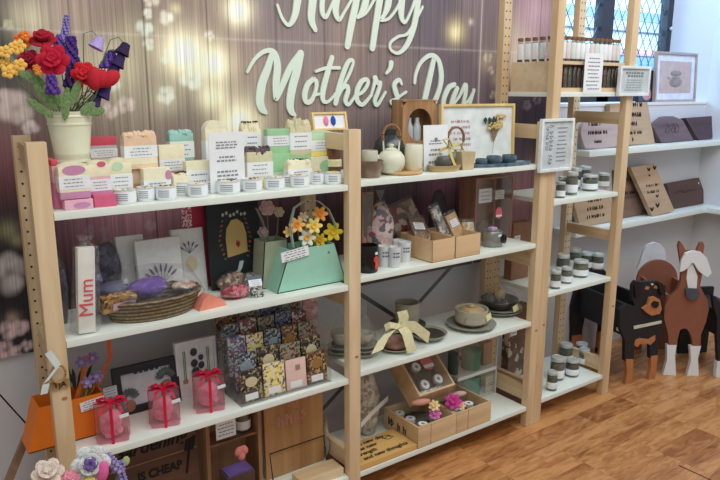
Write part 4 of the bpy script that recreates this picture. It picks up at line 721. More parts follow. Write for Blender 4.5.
frame('white frame with black stones and bamboo', *fit(179, 219, 340, 386, .175, Z), .008, mat('frame_white', (222, 224, 226), .5), mat('art_white2', (226, 226, 222), .7), zen, lean=-.05)
# glass jars with ribbon
def ribbonjar(label, xl, xr, yt, yb):
    c = onz((xl+xr)/2, yb, L3); m = mpp(*c); w_ = (xr-xl)*m*.86; h = (yb-yt)*m*.98; t = thing('ribboned_jar', label, 'jar', (c[0]+w_*.12, c[1]+w_*.42, L3+.0005), -.28, 'pink jars with red ribbon')
    MB().box(-w_/2, w_/2, -w_/2, w_/2, 0, h, bev=w_*.14).build('glass', clear('pink_glass', (250, 214, 222), op=.08), t)
    q = MB(); q.ball((0, 0, h*.42), (w_*.36, w_*.36, h*.38), 2, jit=.35)
    for k in range(10): q.ball((random.uniform(-.25, .25)*w_, random.uniform(-.25, .25)*w_, h*random.uniform(.15, .65)), w_*.13, 1, jit=.3)
    q.build('pink_contents', mat('pink_wax', (236, 128, 160), .5, var=.2, two=(248, 206, 214)), t)
    q = MB(); f = w_/2+.0012; q.ribbon([(.0, -f, 0), (.0, -f, h+.001), (0, f, h+.001), (0, f, 0)], (1, 0, 0), .008); q.ribbon([(-f, 0, 0), (-f, 0, h+.001), (f, 0, h+.001), (f, 0, 0)], (0, 1, 0), .008)
    for s in (-1, 1): q.ribbon([(0, -.002, h+.002), (s*w_*.22, -.004, h+.017), (s*w_*.42, -.004, h+.012), (s*w_*.25, -.002, h+.004), (0, 0, h+.003)], (0, 1, .2), .012); q.ribbon([(0, -.003, h+.003), (s*w_*.25, -w_*.3, h+.003), (s*w_*.33, -w_*.55, h-.012)], (1, 0, 0), .008)
    q.build('ribbon', RED, t); q = MB(); q.box(-.012, .012, -.0008, 0, -.005, .005, T=Matrix.Translation((w_*.38, -w_*.53, h*.78)) @ Matrix.Rotation(-.2, 4, 'Y')); q.build('price_sticker', PAPER, t)
ribbonjar('pink jar tied with red ribbon, in front of the orange bag', 95, 132, 405, 443); ribbonjar('pink jar tied with red ribbon, in front of the succulent frame', 149, 183, 391, 427); ribbonjar('pink jar tied with red ribbon, in front of the stones frame', 194, 228, 377, 412)
# chocolate display box
BX0, BX1 = XA(240, .03, L3), XA(333, .03, L3); t = thing('acrylic_display', 'clear acrylic stepped box holding patterned chocolate bars', 'display box', (BX0, .02, L3)); W_ = BX1-BX0-.012
q = MB(); q.box(0, W_, 0, .002, .001, .045); q.box(0, .002, 0, .2, .001, .20); q.box(W_-.002, W_, 0, .2, .001, .20); q.box(0, W_, .198, .2, .001, .23); q.build('clear_panel', CLEAR, t); B(0, W_, 0, .2, 0, .002).build('base', CLEAR, t)
DK = lambda n, *c: patch(n, list(c), 170)
cm = {'dark gold': DK('ch_dark', (38, 34, 36), (80, 66, 50), (30, 28, 34), (165, 145, 100), (60, 56, 60)), 'yellow': DK('ch_yel', (225, 200, 60), (225, 212, 190), (120, 90, 110), (236, 220, 140)), 'pink': mat('ch_pink', (228, 192, 180), .5, var=.06), 'blue': DK('ch_blue', (110, 150, 185), (200, 205, 205), (60, 80, 120), (150, 60, 70)), 'grey': DK('ch_grey', (120, 125, 130), (60, 62, 66), (165, 170, 172), (40, 40, 44)), 'red': DK('ch_red', (170, 60, 66), (205, 190, 175), (110, 45, 55), (70, 90, 70)), 'green': DK('ch_green', (70, 85, 66), (130, 140, 110), (40, 45, 42), (180, 120, 110)), 'navy': DK('ch_navy', (40, 50, 85), (90, 100, 140), (25, 28, 45), (150, 140, 130)), 'brown': DK('ch_brown', (70, 45, 38), (120, 85, 60), (45, 32, 30), (190, 150, 90))}
tiers = [(.012, 0.003, .102, ['dark gold', 'yellow', 'pink', 'brown']), (.045, .032, .115, ['grey', 'dark gold', 'green', 'dark gold']), (.085, .062, .125, ['blue', 'yellow', 'grey', 'brown', 'green']), (.125, .092, .125, ['grey', 'red', 'green', 'navy', 'red']), (.165, .12, .12, ['brown', 'green', 'navy', 'green'])]
tn = ['front', 'second', 'third', 'fourth', 'rearmost']
for ti, (y, z, h, cs) in enumerate(tiers):
    n = len(cs); bw = (W_-.01)/n
    if ti: B(.003, W_-.003, y-.004, y+.016, .002, z-.0005).build('clear_step', CLEAR, t)
    for k, c in enumerate(cs):
        hh = h*random.uniform(.93, 1.03); b_ = thing('chocolate_bar', '%s patterned chocolate bar, %s from the left in the %s row' % (c, ORD[k], tn[ti]), 'chocolate bar', (BX0+.005+bw*(k+.5), .02+y, L3+z+.001), random.uniform(-.05, .05), 'chocolate bars in the clear display box', rx=-.09)
        B(-bw*.46, bw*.46, 0, .008, 0, hh, bev=.0015).build('wrapper', cm[c], b_)
        if c in ('dark gold', 'brown', 'grey'): MB().lathe([(0, 0), (1, 0), (1, .0008), (0, .0008)], 16, T=Matrix.Translation((0, -.0002, hh*.62)) @ Matrix.Rotation(PI/2, 4, 'X') @ Matrix.Diagonal((bw*.26, hh*.16, 1, 1))).build('badge', mat('badge_'+c.replace(' ', '_'), {'dark gold': (205, 190, 150), 'brown': (150, 110, 60), 'grey': (140, 150, 155)}[c], .5), b_)
        if c == 'pink': B(-.002, .014, -.0008, 0, hh*.62, hh*.8).build('badge', mat('badge_tan', (160, 130, 110), .6), b_)
        if ti == 0: q = MB(); q.box(-bw*.3, bw*.25, -.0012, 0, hh*.06, hh*.26); q.build('price_sticker', PAPER, b_)
X0 = XA(309, .22, L3); t = thing('floral_card', 'pale pink floral card standing behind the right end of the chocolate box', 'card', (X0+.018, .235, L3)); B(-.03, .03, 0, .004, 0, .26).build('card', patch('pink_floral', [(222, 190, 180), (205, 160, 155), (228, 205, 190), (190, 140, 140)], 70), t)
def platestack(label, px, Y, z, R, hs, m, name='plate_stack', bowl=None, wrap=True, tagp=None, scy=1.0, group=None, nn=3):
    t = thing(name, label, 'crockery', (XA(px, Y, z), Y, z), 0, group)
    for k in range(nn):
        zz = k*hs; MB().lathe([(0, zz), (R*.5, zz), (R*.55, zz+.004), (R*.98, zz+.014), (R, zz+.018), (R*.93, zz+.017), (R*.5, zz+.007), (0, zz+.006)], 32).build('plate', m, t)
    if bowl:
        rb, hb, bm2 = bowl; zz = nn*hs+.006; MB().lathe([(0, zz), (rb*.55, zz), (rb*.85, zz+hb*.4), (rb, zz+hb*.92), (rb, zz+hb), (rb*.93, zz+hb), (rb*.78, zz+hb*.4), (0, zz+hb*.15)], 28).build('bowl', bm2, t)
    if wrap: zz = nn*hs; MB().lathe([(R*.8, 0), (R*1.05, .02), (R*.75, zz+.06), (R*.12, zz+.11), (R*.3, zz+.14)], 18, wob=lambda a, z_: .08*math.sin(5*a+z_*40)).build('cellophane', CELLO, t)
    return t
STONE = mat('stoneware_grey', (150, 146, 132), .4, var=.12); STONE2 = mat('stoneware_sand', (178, 172, 152), .4, var=.08); DARKG = mat('glaze_dark', (70, 66, 60), .3, var=.2)
platestack('cellophane-wrapped grey plate stack half hidden behind the middle side frame', 341, .165, L3, .046, .016, STONE, bowl=(.036, .045, STONE2))
# ---------------------------------------------------------------- bottom shelf, left bay
Z = L4
DWD = wood('dark_plank', (112, 74, 54), (72, 46, 34), 'X', .8)
X0, X1 = .228, .364; t = thing('garden_sign', 'dark brown plank sign lettered gardening in black script, under the lowest jar shelf', 'sign', ((X0+X1)/2-.10+.002, .10, Z), 0, None, rx=-.06)
w_ = X1-X0+.19; h = .33; B(-w_/2, w_/2, 0, .016, 0, h, bev=.002).build('board', DWD, t); B(-w_/2, w_/2, -.0015, .001, h*.665, h*.673).build('plank_gap', mat('gap_light', (160, 118, 80), .7), t)
text('lettering', 'Gardening', .056, (.018, -.0012, .268), INKB, t, shear=.35, bold=.0012, wx=.95); text('lettering', 'IS CHEAP', .036, (.045, -.0012, .180), INKB, t, bold=.0012, wx=.9)
q = MB(); q.tube([(w_*.38, -.002, h*.45), (w_*.42, -.002, h*.68)], .003, 6); q.prism([(w_*.37, h*.66), (w_*.46, h*.66), (w_*.49, h*.78), (w_*.40, h*.76)], -.003, 0); q.build('painted_spade', INKB, t)
X0, X1 = XA(203, .12, .35), XA(258, .12, .35); t = thing('gift_crate', 'open-fronted wooden gift crate with a label card, jar and pink heart', 'crate', ((X0+X1)/2, .10, Z)); w_ = X1-X0; h = .325
q = MB(); q.box(-w_/2, -w_/2+.012, 0, .1, 0, h); q.box(w_/2-.012, w_/2, 0, .1, 0, h); q.box(-w_/2, w_/2, 0, .1, 0, .012); q.box(-w_/2+.012, w_/2-.012, .09, .1, 0, h); q.box(-w_/2+.012, w_/2-.012, .01, .09, h*.62, h*.62+.006); q.build('crate', wood('crate_brown', (170, 125, 88), (120, 84, 56), 'Z'), t)
q = MB(); q.box(-w_*.33, w_*.02, -.004, -.002, h*.70, h*.87); lines(q, -w_*.33, w_*.02, h*.72, h*.86, -.0042, 4); q.build('label_card', [PAPER, INK], t)
def jar(label, loc, r_, h, fill, grp, lidm=None, labm=True, cat='jar', frac=.55):
    t = thing('glass_jar', label, cat, loc, random.uniform(-.3, .1)-.55, grp)
    MB().lathe([(0, 0), (r_*.94, 0), (r_, .004), (r_, h*.74), (r_*.86, h*.82), (r_*.86, h*.84), (r_*.80, h*.84), (r_*.80, h*.8), (r_*.93, h*.72), (r_*.93, .006), (0, .005)], 22).build('glass', GLASS, t)
    MB().lathe([(0, .006), (r_*.91, .006), (r_*.91, h*.70), (r_*.6, h*.76), (0, h*.77)], 16).build('contents', fill, t)
    MB().lathe([(0, h*.83), (r_*.93, h*.83), (r_*.96, h*.84), (r_*.96, h*.96), (r_*.93, h*.98), (r_*.75, h), (r_*.7, h*.985), (0, h*.985)], 22).build('lid', mat('jar_lid', (204, 210, 206), .3, .35), t)
    if labm: MB().lathe([(r_+.0003, h*.12), (r_+.001, h*.13), (r_+.001, h*.45), (r_+.0003, h*.46)], 22).build('paper_label', PAPER, t)
    return t
jar('glass jar with a white label in the wooden gift crate', ((X0+X1)/2+w_*.27, .148, Z+h*.62+.0065), .026, .085, mat('tan_fill', (170, 130, 100), .7), None)
t = thing('felt_heart', 'coral pink padded heart leaning in the wooden gift crate', 'heart', ((X0+X1)/2+w_*.05, .075, Z+.165)); q = MB()
for s in (-1, 1): q.ball((s*.009, 0, .016), (.013, .008, .018), 2, T=Matrix.Rotation(-s*.5, 4, 'Y'))
q.ball((0, 0, .0), (.013, .008, .020), 2); q.build('heart', mat('coral', (222, 130, 122), .7), t)
t = thing('purple_box', 'purple-topped dark box in front of the gift crate', 'box', (XA(236, .05, .25), .045, Z)); B(-.045, .045, -.03, .03, 0, .140).build('box', mat('box_dbrown', (80, 58, 46), .7), t); B(-.04, .04, -.026, .026, .140, .147).build('purple_fill', mat('purple_fill', (92, 70, 130), .8, var=.3), t)
# board with faint pink script
X0, X1 = XA(264, .15, .25), .832; zt = ZA(330, 392, .15); t = thing('serving_board', 'tall oak board with faint pink script on a black wire stand', 'board', ((X0+X1)/2, .14, Z), 0, None, rx=-.03); w_ = X1-X0; h = .34-.018
B(-w_/2, w_/2, 0, .018, 0, h, bev=.006).build('board', wood('oak_board', (206, 160, 106), (160, 112, 68), 'Z', .8), t)
FP = mat('faded_pink', (198, 142, 118), .7); q = MB(); scrib(q, -w_*.1, w_*.3, h*.80, .035, .0004, 3, .14); scrib(q, -w_*.28, w_*.35, h*.62, .045, .0004, 5, .14); q.build('faded_script', FP, t)
q = MB(); q.tube([(-w_*.46, -.03, .0), (-w_*.46, -.012, .10), (w_*.46, -.012, .10), (w_*.46, -.03, .0)], .0022, 7); q.build('wire_stand', INKB, t)
t = thing('pine_box', 'low pale pine box in front of the oak board', 'box', (XA(316, .06, .1), .055, Z)); B(-.075, .085, -.035, .035, 0, .03, bev=.002).build('box', PINEX, t)
pouch('crinkled clear bag of beige shavings left of the middle side frame', XA(330, .13, Z), .836, .16, Z, Z+.17, patch('beige_shred', [(190, 180, 160), (215, 208, 190), (160, 145, 120)], 70), dep=.06)
# ---------------------------------------------------------------- middle bay, top shelf
Z = M1
def at(px, Y, z=None): return (XA(px, Y, Z if z is None else z), Y, Z if z is None else z)
def wpx(px, Y, n): return n*mpp(*at(px, Y))
def vessel(name, label, cat, px, Y, prof, m, z=None, scale=1, group=None, rz=0, part='body', n=32):
    t = thing(name, label, cat, at(px, Y, z), rz, group); MB().lathe([(r*scale, h*scale) for r, h in prof], n).build(part, m, t); return t
BRG = mat('glaze_brown', (118, 98, 82), .3, var=.25, sc=18, two=(140, 118, 98)); IVC = mat('glaze_ivory', (222, 220, 196), .3, var=.04); IVC2 = mat('glaze_linen', (196, 192, 172), .35, var=.06)
R = wpx(371, .06, 14)
vessel('glazed_bowl', 'mottled brown glazed bowl beside the middle side frame, a cup standing in it', 'bowl', 369.5, .065, [(0, 0), (R*.72, 0), (R*.78, .003), (R*.97, .045), (R*1.0, .055), (R*.96, .055), (R*.72, .008), (0, .006)], BRG)
r2_ = wpx(370, .065, 8.2)
vessel('linen_cup', 'cream cup standing in the brown glazed bowl', 'cup', 369.5, .065, [(0, 0), (r2_*.85, 0), (r2_, .012), (r2_, .075), (r2_*.92, .078), (r2_*.9, .014), (0, .01)], IVC2, z=Z+.0085)
# round tray, teapot, cup
tr = at(401, .085); Rt = wpx(401, .085, 21.5)
t = thing('round_tray', 'round pale wooden tray under the cream teapot', 'tray', tr); MB().lathe([(0, 0), (Rt*.9, 0), (Rt, .006), (Rt, .013), (Rt*.95, .013), (Rt*.93, .008), (0, .008)], 40).build('tray', wood('tray_wood', (226, 184, 128), (196, 150, 96), 'X'), t)
def teapot(label, px, Y, z, R, m, loopm, loopr, loopz, spout=True):
    t = thing('teapot', label, 'teapot', at(px, Y, z), -.35); MB().lathe([(0, 0), (R*.62, 0), (R*.7, R*.08), (R*.95, R*.45), (R, R*.8), (R*.93, R*1.15), (R*.7, R*1.45), (R*.42, R*1.58), (0, R*1.58)], 32).build('body', m, t)
    MB().lathe([(0, R*1.56), (R*.46, R*1.57), (R*.44, R*1.66), (R*.2, R*1.74), (R*.12, R*1.78), (R*.2, R*1.9), (R*.18, R*2.0), (0, R*2.04)], 24).build('lid', m, t)
    if spout: MB().tube([(-R*.75, 0, R*.75), (-R*1.05, 0, R*1.1), (-R*1.2, 0, R*1.4), (-R*1.38, 0, R*1.55)], [R*.26, R*.17, R*.13, R*.12], 10).build('spout', m, t)
    q = MB(); [q.tube([(loopr*math.cos(a), .004*s, loopz+loopr*1.25*math.sin(a)*1.0) for a in np.linspace(-.35, PI+.35, 22)], .0035, 7) for s in (-1, 1)]; q.build('cane_handle', loopm, t)
    for s in (-1, 1): MB().tube([(s*R*.55, 0, R*1.4), (s*loopr*.95, 0, loopz-loopr*.4)], .0028, 6).build('handle_lug', m, t)
    return t
CANE = wood('cane', (176, 128, 96), (120, 80, 58), 'X', 3)
teapot('rounded cream teapot with a tall looped cane handle on the round tray', 391, .075, Z+.0085, wpx(391, .075, 14), IVC, CANE, wpx(391, .075, 9), .118)
r3 = wpx(413, .09, 9.2); vessel('linen_cup', 'tall cream handleless cup beside the cream teapot', 'cup', 413.5, .075, [(0, 0), (r3*.75, 0), (r3*.95, .012), (r3, .04), (r3*.95, .085), (r3*.88, .088), (r3*.88, .02), (0, .01)], IVC, z=Z+.0085)
vessel('dark_vase', 'small round black glazed vase behind the teapot handle', 'vase', 389, .19, [(0, 0), (.03, 0), (.04, .02), (.043, .05), (.035, .075), (.018, .09), (.02, .105), (.012, .105), (0, .09)], mat('glaze_black', (40, 46, 46), .2, spec=.7), scale=1.35)
# carved wooden bottle box
X0, X1, Y, z0, z1 = fit(405, 436, 101, 160, .19, Z); w_ = X1-X0; h = z1-Z-.0; t = thing('wine_box', 'carved brown wooden box with an arched window showing glass bottles', 'box', ((X0+X1)/2, .2, Z), -.12)
BX = wood('box_carved', (200, 154, 106), (146, 104, 68), 'Z', 1.5); q = MB(); n = 20
def archplate(zc, ax, az):
    for k in range(n):
        a0, a1 = 2*PI*k/n, 2*PI*(k+1)/n
        def sq(a): c, s = math.cos(a), math.sin(a); m = max(abs(c), abs(s)); return (c/m*w_*.5, zc+s/m*hz)
        p = [(ax*math.cos(a0), zc+az*math.sin(a0)), (ax*math.cos(a1), zc+az*math.sin(a1)), sq(a1), sq(a0)]; q.prism(p, 0, .008)
hz = h*.36; archplate(h*.64, w_*.36, h*.25); q.box(-w_/2, w_/2, 0, .008, h*.0, h*.04); hz = h*.12; archplate(h*.16, w_*.34, h*.09)
q.box(-w_/2, -w_/2+.006, .008, .075, 0, h); q.box(w_/2-.006, w_/2, .008, .075, 0, h); q.box(-w_/2, w_/2, .07, .075, 0, h); q.box(-w_/2, w_/2, 0, .075, h-.002, h+.004); q.box(-w_/2, w_/2, 0, .07, h*.26, h*.29); q.build('carved_case', BX, t)
tag(MB().lathe([(0, 0), (.02, 0), (.021, .01), (.021, .07), (.012, .09), (.012, .105), (0, .105)], 18).build('glass_bottle', mat('steel_glass', (206, 212, 214), .2, .3)), 'left silvery bottle inside the arched wooden box', 'bottle', None); o1 = bpy.context.scene.objects['glass_bottle']; move(o1, ((X0+X1)/2-.018, .24, Z+h*.30)); o1.scale = (.75, .75, 1)
o2 = o1.copy(); COL.objects.link(o2); o2['label'] = 'right silvery bottle inside the arched wooden box'; move(o2, ((X0+X1)/2+.018, .238, Z+h*.30))
vessel('dark_vase', 'small dark pot in the lower opening of the arched wooden box', 'vase', 420, .24, [(0, 0), (.02, 0), (.024, .012), (.02, .03), (0, .03)], mat('glaze_black', (40, 46, 46), .2), z=Z+.004)
t = card('counter_card', 'white card with an emblem and grey lines between the teapot and the yellow-ribboned tray', 'sign', (424, 448, 125), .085, Z+.001, signtext([(.12, .24, 1), (.3, .5, 2), (.56, .68, 2)], .01, GREYINK), thick=.002, lean=-.05)
MB().ball((0, -.001, .105), (.008, .0008, .008), 2).build('emblem', GREYINK, t)
# large frame with dried bouquet
def bouquet(t, w_, h, y):
    q = MB(); [scrib(q, -w_*.36+.01*(i == 3), -w_*.10, h*(.72-.095*i), .011, y-.001, 20+i, .055) for i in range(5)]; q.build('red_lettering', mat('rose_ink', (186, 92, 104), .7), t)
    q = MB(); r = random.Random(3)
    for i in range(26):
        a = r.uniform(-.55, .6); L_ = r.uniform(.05, .10); x, z = w_*.21+L_*math.sin(a), h*.42+L_*math.cos(a)*.9; q.mi = 0; q.tube([(w_*.20, y-.004, h*.16), (w_*.21, y-.005, h*.36), (x, y-.008, z)], .0007, 4)
        q.mi = 1 if a > .05 or L_ < .065 else 2
        for k in range(4): q.ball((x+r.uniform(-.006, .006), y-.008-r.uniform(0, .006), z+r.uniform(-.008, .006)), (.0055, .004, .006) if q.mi == 1 else (.004, .002, .009), 1, jit=.3)
    q.build('dried_bouquet', [mat('stem_tan', (150, 125, 90), .8), mat('dried_gold', (206, 180, 120), .9, var=.3), mat('dried_green', (52, 72, 66), .9, var=.2)], t)
fa, fb = ony(443, 104, .155), ony(517, 104, .105); t = frame('large pale oak frame with red lettering and a dried bouquet', -np.hypot(fb[0]-fa[0], .05)/2, np.hypot(fb[0]-fa[0], .05)/2, .13, Z+.001, 1.306, .009, OAK, mat('art_white3', (226, 232, 230), .7), bouquet, lean=-.04); t.location = ((fa[0]+fb[0])/2, .13, Z+.001); t.rotation_euler = (-.04, 0, -math.atan2(.05, fb[0]-fa[0]))
# boat tray with ribbon
t = thing('boat_tray', 'oval kraft tray with a gold ribbon bow in front of the emblem card', 'tray', at(444, .05), -.15); Rb = wpx(445, .06, 19)
MB().lathe([(0, 0), (Rb*.85, 0), (Rb, .022), (Rb*.96, .022), (Rb*.82, .004), (0, .004)], 36, sy=.62).build('tray', wood('tray_kraft', (196, 172, 124), (160, 132, 88), 'X'), t)
c = Vector(t.location); p = lambda px, py, Y=.04: tuple(Vector(P(px, py, Y))-c)
q = MB(); W1 = .012; q.ribbon([p(456, 168, .02), p(452, 158, .03), p(450, 150, .04), p(449, 146, .045)], (1, 0, 0), W1); q.ribbon([p(449, 147, .045), p(441, 150, .03), p(436, 158, .02)], (.3, 0, 1), W1); q.ribbon([p(449, 147), p(443, 140), p(449, 139), p(452, 146)], (0, 1, .3), W1); q.ribbon([p(450, 147), p(460, 143), p(463, 150), p(453, 149)], (0, 1, .3), W1)
bmesh.ops.transform(q.bm, matrix=Matrix.Rotation(.15, 4, 'Z'), verts=q.bm.verts); q.build('gold_ribbon', mat('gold_ribbon', (206, 184, 104), .35), t)
vessel('dark_pot', 'small dark grey pot on the gold-ribboned tray', 'pot', 444, .06, [(0, 0), (.022, 0), (.031, .012), (.033, .028), (.026, .042), (.018, .045), (0, .04)], mat('glaze_slate', (92, 92, 84), .3, var=.2), z=Z+.005)
t = thing('paper_box', 'tan paper box standing at the right of the gold-ribboned tray', 'box', at(465, .045, Z+.001), -.2); q = MB(); A = [(-.026, -.02), (.026, -.02), (.026, .02), (-.026, .02)]
q.prism([(-.022, 0), (.022, 0), (.029, .062), (-.029, .062)], -.02, .02); q.build('box', mat('kraft_sand', (196, 176, 138), .8), t)
t = teapot('small grey-green teapot with a thin round cane handle behind the gold ribbon', 455, .11, Z+.001, wpx(455, .11, 9), STONE, CANE, wpx(455, .1, 8.5), .105, False)
# blue tray with three cups
BLG = mat('glaze_blue', (62, 82, 98), .25, var=.3, sc=30, two=(96, 116, 128)); t = thing('blue_tray', 'long narrow blue glazed tray on the teapot shelf', 'tray', at(501, .052), -.12); L_ = (XA(529, .05, Z)-XA(474, .05, Z))/2*.97
q = MB(); q.lathe([(0, 0), (L_*.94, 0), (L_, .012), (L_*.97, .013), (L_*.9, .004), (0, .004)], 40, sy=.28); q.build('tray', BLG, t)
for lb, px in (('left speckled blue cup on the blue tray', 481), ('middle speckled blue cup on the blue tray', 493.5), ('right dark blue cup on the blue tray', 509)):
    rr = wpx(px, .085, 7.6 if px != 481 else 6); vessel('blue_cup', lb, 'cup', px, .052+(500-px)*.0006, [(0, 0), (rr*.6, 0), (rr*.95, rr*.5), (rr, rr*.9), (rr*.88, rr*1.2), (rr*.82, rr*1.2), (rr*.85, rr*.6), (0, rr*.2)], BLG, z=Z+.0045, group='blue cups on the blue tray')
# white framed price list fixed on the side frames and another on the tall unit
def pricelist(label, quad, Y, side, seed):
    # quad: left, right columns; top, bottom rows
    a, b_ = onz(quad[0], 0, 0), 0
    p0 = ony(quad[0], quad[3], Y); x1 = XA(quad[1], Y, p0[2]); zt = ZA((quad[0]+quad[1])/2, quad[2], Y); return frame(label, p0[0], x1, Y-.016, ZA((quad[0]+quad[1])/2, quad[3], Y), zt, .011, mat('frame_white2', (226, 232, 230), .5), mat('list_grey', (196, 204, 206), .7), side, name='price_frame', dep=.014)
def vtext(t, w_, h, y):
    q = MB(); lines(q, -w_*.02, w_*.34, h*.16, h*.86, y-.001, 9, 0, .22, 4); q.build('small_print', GREYINK, t); q = MB(); scrib(q, -h*.38, h*.38, 0, h*.11, 0, 9, .06); scrib(q, -h*.36, h*.1, -h*.11, h*.09, 0, 12, .06); bmesh.ops.transform(q.bm, matrix=Matrix.Translation((-w_*.17, y-.0005, h*.5)) @ Matrix.Rotation(PI/2, 4, 'Y'), verts=q.bm.verts); q.build('sideways_lettering', GREYINK, t)
def htext(t, w_, h, y):
    q = MB(); lines(q, -w_*.34, w_*.34, h*.62, h*.82, y-.001, 2, 0, .6, 4); lines(q, -w_*.34, w_*.34, h*.16, h*.58, y-.001, 5, 0, .2, 6); q.build('small_print', GREYINK, t)
pricelist('white framed list with sideways lettering fixed to the posts beside the tall unit', (536.5, 568.5, 118.5, 171), -.001, vtext, 1)
pricelist('small white framed list on the rightmost post at the spice rack', (615.5, 645.5, 66, 96), -.001, htext, 2)
# ---------------------------------------------------------------- middle bay, second shelf
Z = M2
def gbox(label, xl, xr, yt, Y, dep, m, name='glass_box', cello=True):
    X0, X1 = XA(xl, Y, Z), XA(xr, Y, Z); w_ = X1-X0; h = ZA((xl+xr)/2, yt, Y)-Z; t = thing(name, label, 'box', ((X0+X1)/2, Y, Z)); q = MB(); k = .007
    for s in (-1, 1): q.box(s*w_/2-k*(s > 0), s*w_/2+k*(s < 0), 0, dep, 0, h)
    q.box(-w_/2+k, w_/2-k, 0, dep, 0, k); q.box(-w_/2+k, w_/2-k, 0, dep, h-k, h); q.box(-w_/2+k, w_/2-k, dep-.004, dep, k, h-k); q.build('wooden_case', m, t); B(-w_/2+k, w_/2-k, .001, .002, k, h-k).build('front_pane', CLEAR, t); return t, w_, h
BRW = wood('case_brown', (176, 134, 98), (130, 94, 64), 'Z')
t, w_, h = gbox('narrow brown glass-fronted case against the middle side frame', 362, 373, 192, .14, .07, BRW); MB().ball((0, .03, h*.25), (w_*.3, .02, .03), 2, jit=.2).build('coral_filling', mat('coral', (222, 130, 122), .7), t)
t, w_, h = gbox('brown glass-fronted gift case with white cards and a round pink badge', 474, 511, 177, .15, .09, wood('case_rose', (168, 124, 100), (128, 92, 72), 'Z'))
q = MB(); q.box(-w_*.36, -w_*.02, .012, .014, h*.60, h*.82); lines(q, -w_*.34, -w_*.04, h*.62, h*.8, .011, 3); q.build('label_card', [PAPER, GREYINK], t); q = MB(); q.box(w_*.12, w_*.36, .02, .05, h*.62, h*.76); lines(q, w_*.13, w_*.35, h*.63, h*.75, .019, 3); q.build('white_carton', [PAPER, GREYINK], t)
q = MB(); q.lathe([(0, 0), (.019, 0), (.019, .002), (0, .002)], 24, T=Matrix.Translation((w_*.12, -.0005, h*.42)) @ Matrix.Rotation(PI/2, 4, 'X') @ Matrix.Diagonal((1, 1.2, 1, 1))); q.mi = 1; q.box(w_*.12-.017, w_*.12+.017, -.0028, -.0024, h*.36, h*.39); q.build('round_badge', [mat('badge_pink', (225, 110, 120), .6), PAPER], t)
MB().ball((-w_*.1, .04, h*.2), (.03, .02, .03), 2, jit=.4).ball((w_*.2, .04, h*.3), (.02, .02, .03), 2, jit=.4).build('dark_filling', mat('dark_fill', (95, 85, 75), .8, var=.4, sc=60), t); B(-.0015, .0015, .0, .003, .007, h-.007).build('divider', BRW, t)
FLO = patch('floral_bag', [(214, 186, 178), (196, 160, 158), (150, 60, 70), (206, 190, 180), (90, 90, 100), (220, 200, 190), (210, 176, 172)], 48)
pouch('pink floral fabric gift bag gathered at the neck', XA(370, .14, Z), XA(394, .14, Z), .15, Z, ZA(384, 200, .14), FLO, dep=.07)
# black mug
t = vessel('black_mug', 'black mug with an orange flower print beside the middle side frame', 'mug', 368, .05, [(0, 0), (.030, 0), (.033, .005), (.034, .088), (.031, .09), (.030, .008), (0, .006)], mat('mug_black', (28, 26, 30), .25)); m = mat('orange_print', (206, 82, 58), .5, var=.25, sc=50)
q = MB()
for (a, z, r_) in ((-1.15, .035, .013), (-1.35, .046, .011), (-.95, .026, .010), (-1.25, .022, .010)): q.ball((.034*math.cos(a), .034*math.sin(a), z), (r_, .0015, r_), 2, T=Matrix.Rotation(a+PI/2, 4, 'Z'))
q.build('printed_flower', m, t); q = MB(); q.box(-.006, .006, -.0358, -.0345, .062, .07, T=Matrix.Rotation(.25, 4, 'Z')); q.build('price_sticker', PAPER, t); MB().tube([(.03, .012, .07), (.055, .03, .065), (.058, .032, .03), (.03, .012, .02)], .004, 8).build('handle', mat('mug_black', (28, 26, 30), .25), t)
for lb, px, Y in (('left tall white candle tumbler beside the black mug', 384, .075), ('front white candle tumbler, nearest the shelf edge', 394.5, .045), ('right white candle tumbler with a blue print', 404.5, .085), ('white candle tumbler behind the other three', 398, .12)):
    t = thing('candle_tumbler', lb, 'candle', at(px, Y), 0, 'white candle tumblers by the black mug'); r_ = wpx(px, Y, 6.4); MB().lathe([(0, 0), (r_*.86, 0), (r_*.9, .003), (r_, .07), (r_*.94, .07), (r_*.9, .056), (0, .056)], 22).build('tumbler', mat('tumbler_white', (216, 218, 216), .25, var=.02), t)
    q = MB(); [q.box(-.003+.0, .003, -r_*.99-.0006, -r_*.9, .036+.012*k, .041+.012*k, T=Matrix.Rotation(a, 4, 'Z')) for k in (0, 1) for a in (-.75, -.35, .05)]; q.build('blue_print', mat('print_blue', (96, 110, 150), .5), t); MB().tube([(0, 0, .056), (0, 0, .064)], .001, 5).build('wick', INKB, t)
# kraft trays
c0, c1, cb = onz(432, 264, Z), onz(480, 258, Z), onz(412.5, 257, Z)
def ktray(label, x0, x1, y0, y1, h, rz=0, loc=None, name='kraft_tray', m=None):
    t = thing(name, label, 'tray', ((x0+x1)/2, (y0+y1)/2, Z), rz, None); w_, d = (x1-x0)/2, (y1-y0)/2; q = MB(); k = .003
    q.box(-w_, w_, -d, -d+k, 0, h, bev=.001); q.box(-w_, w_, d-k, d, 0, h, bev=.001); q.box(-w_, -w_+k, -d, d, 0, h, bev=.001); q.box(w_-k, w_, -d, d, 0, h, bev=.001); q.box(-w_, w_, -d, d, 0, k); q.build('tray', m or KRB, t); return t
KRB = wood('kraft_box', (228, 196, 154), (204, 168, 124), 'X', .6)
X0, X1 = XA(432, .006, Z), XA(480, .006, Z); XM = XA(455, .006, Z); print('trays', X0, X1, cb)
hh = ZA(456, 237, .006)-Z
ktray('left kraft gift tray with cellophane packs standing in it', X0, XM-.001, .006, .18, hh); ktray('right kraft gift tray with cellophane packs standing in it', XM+.001, X1, .006, .18, hh)
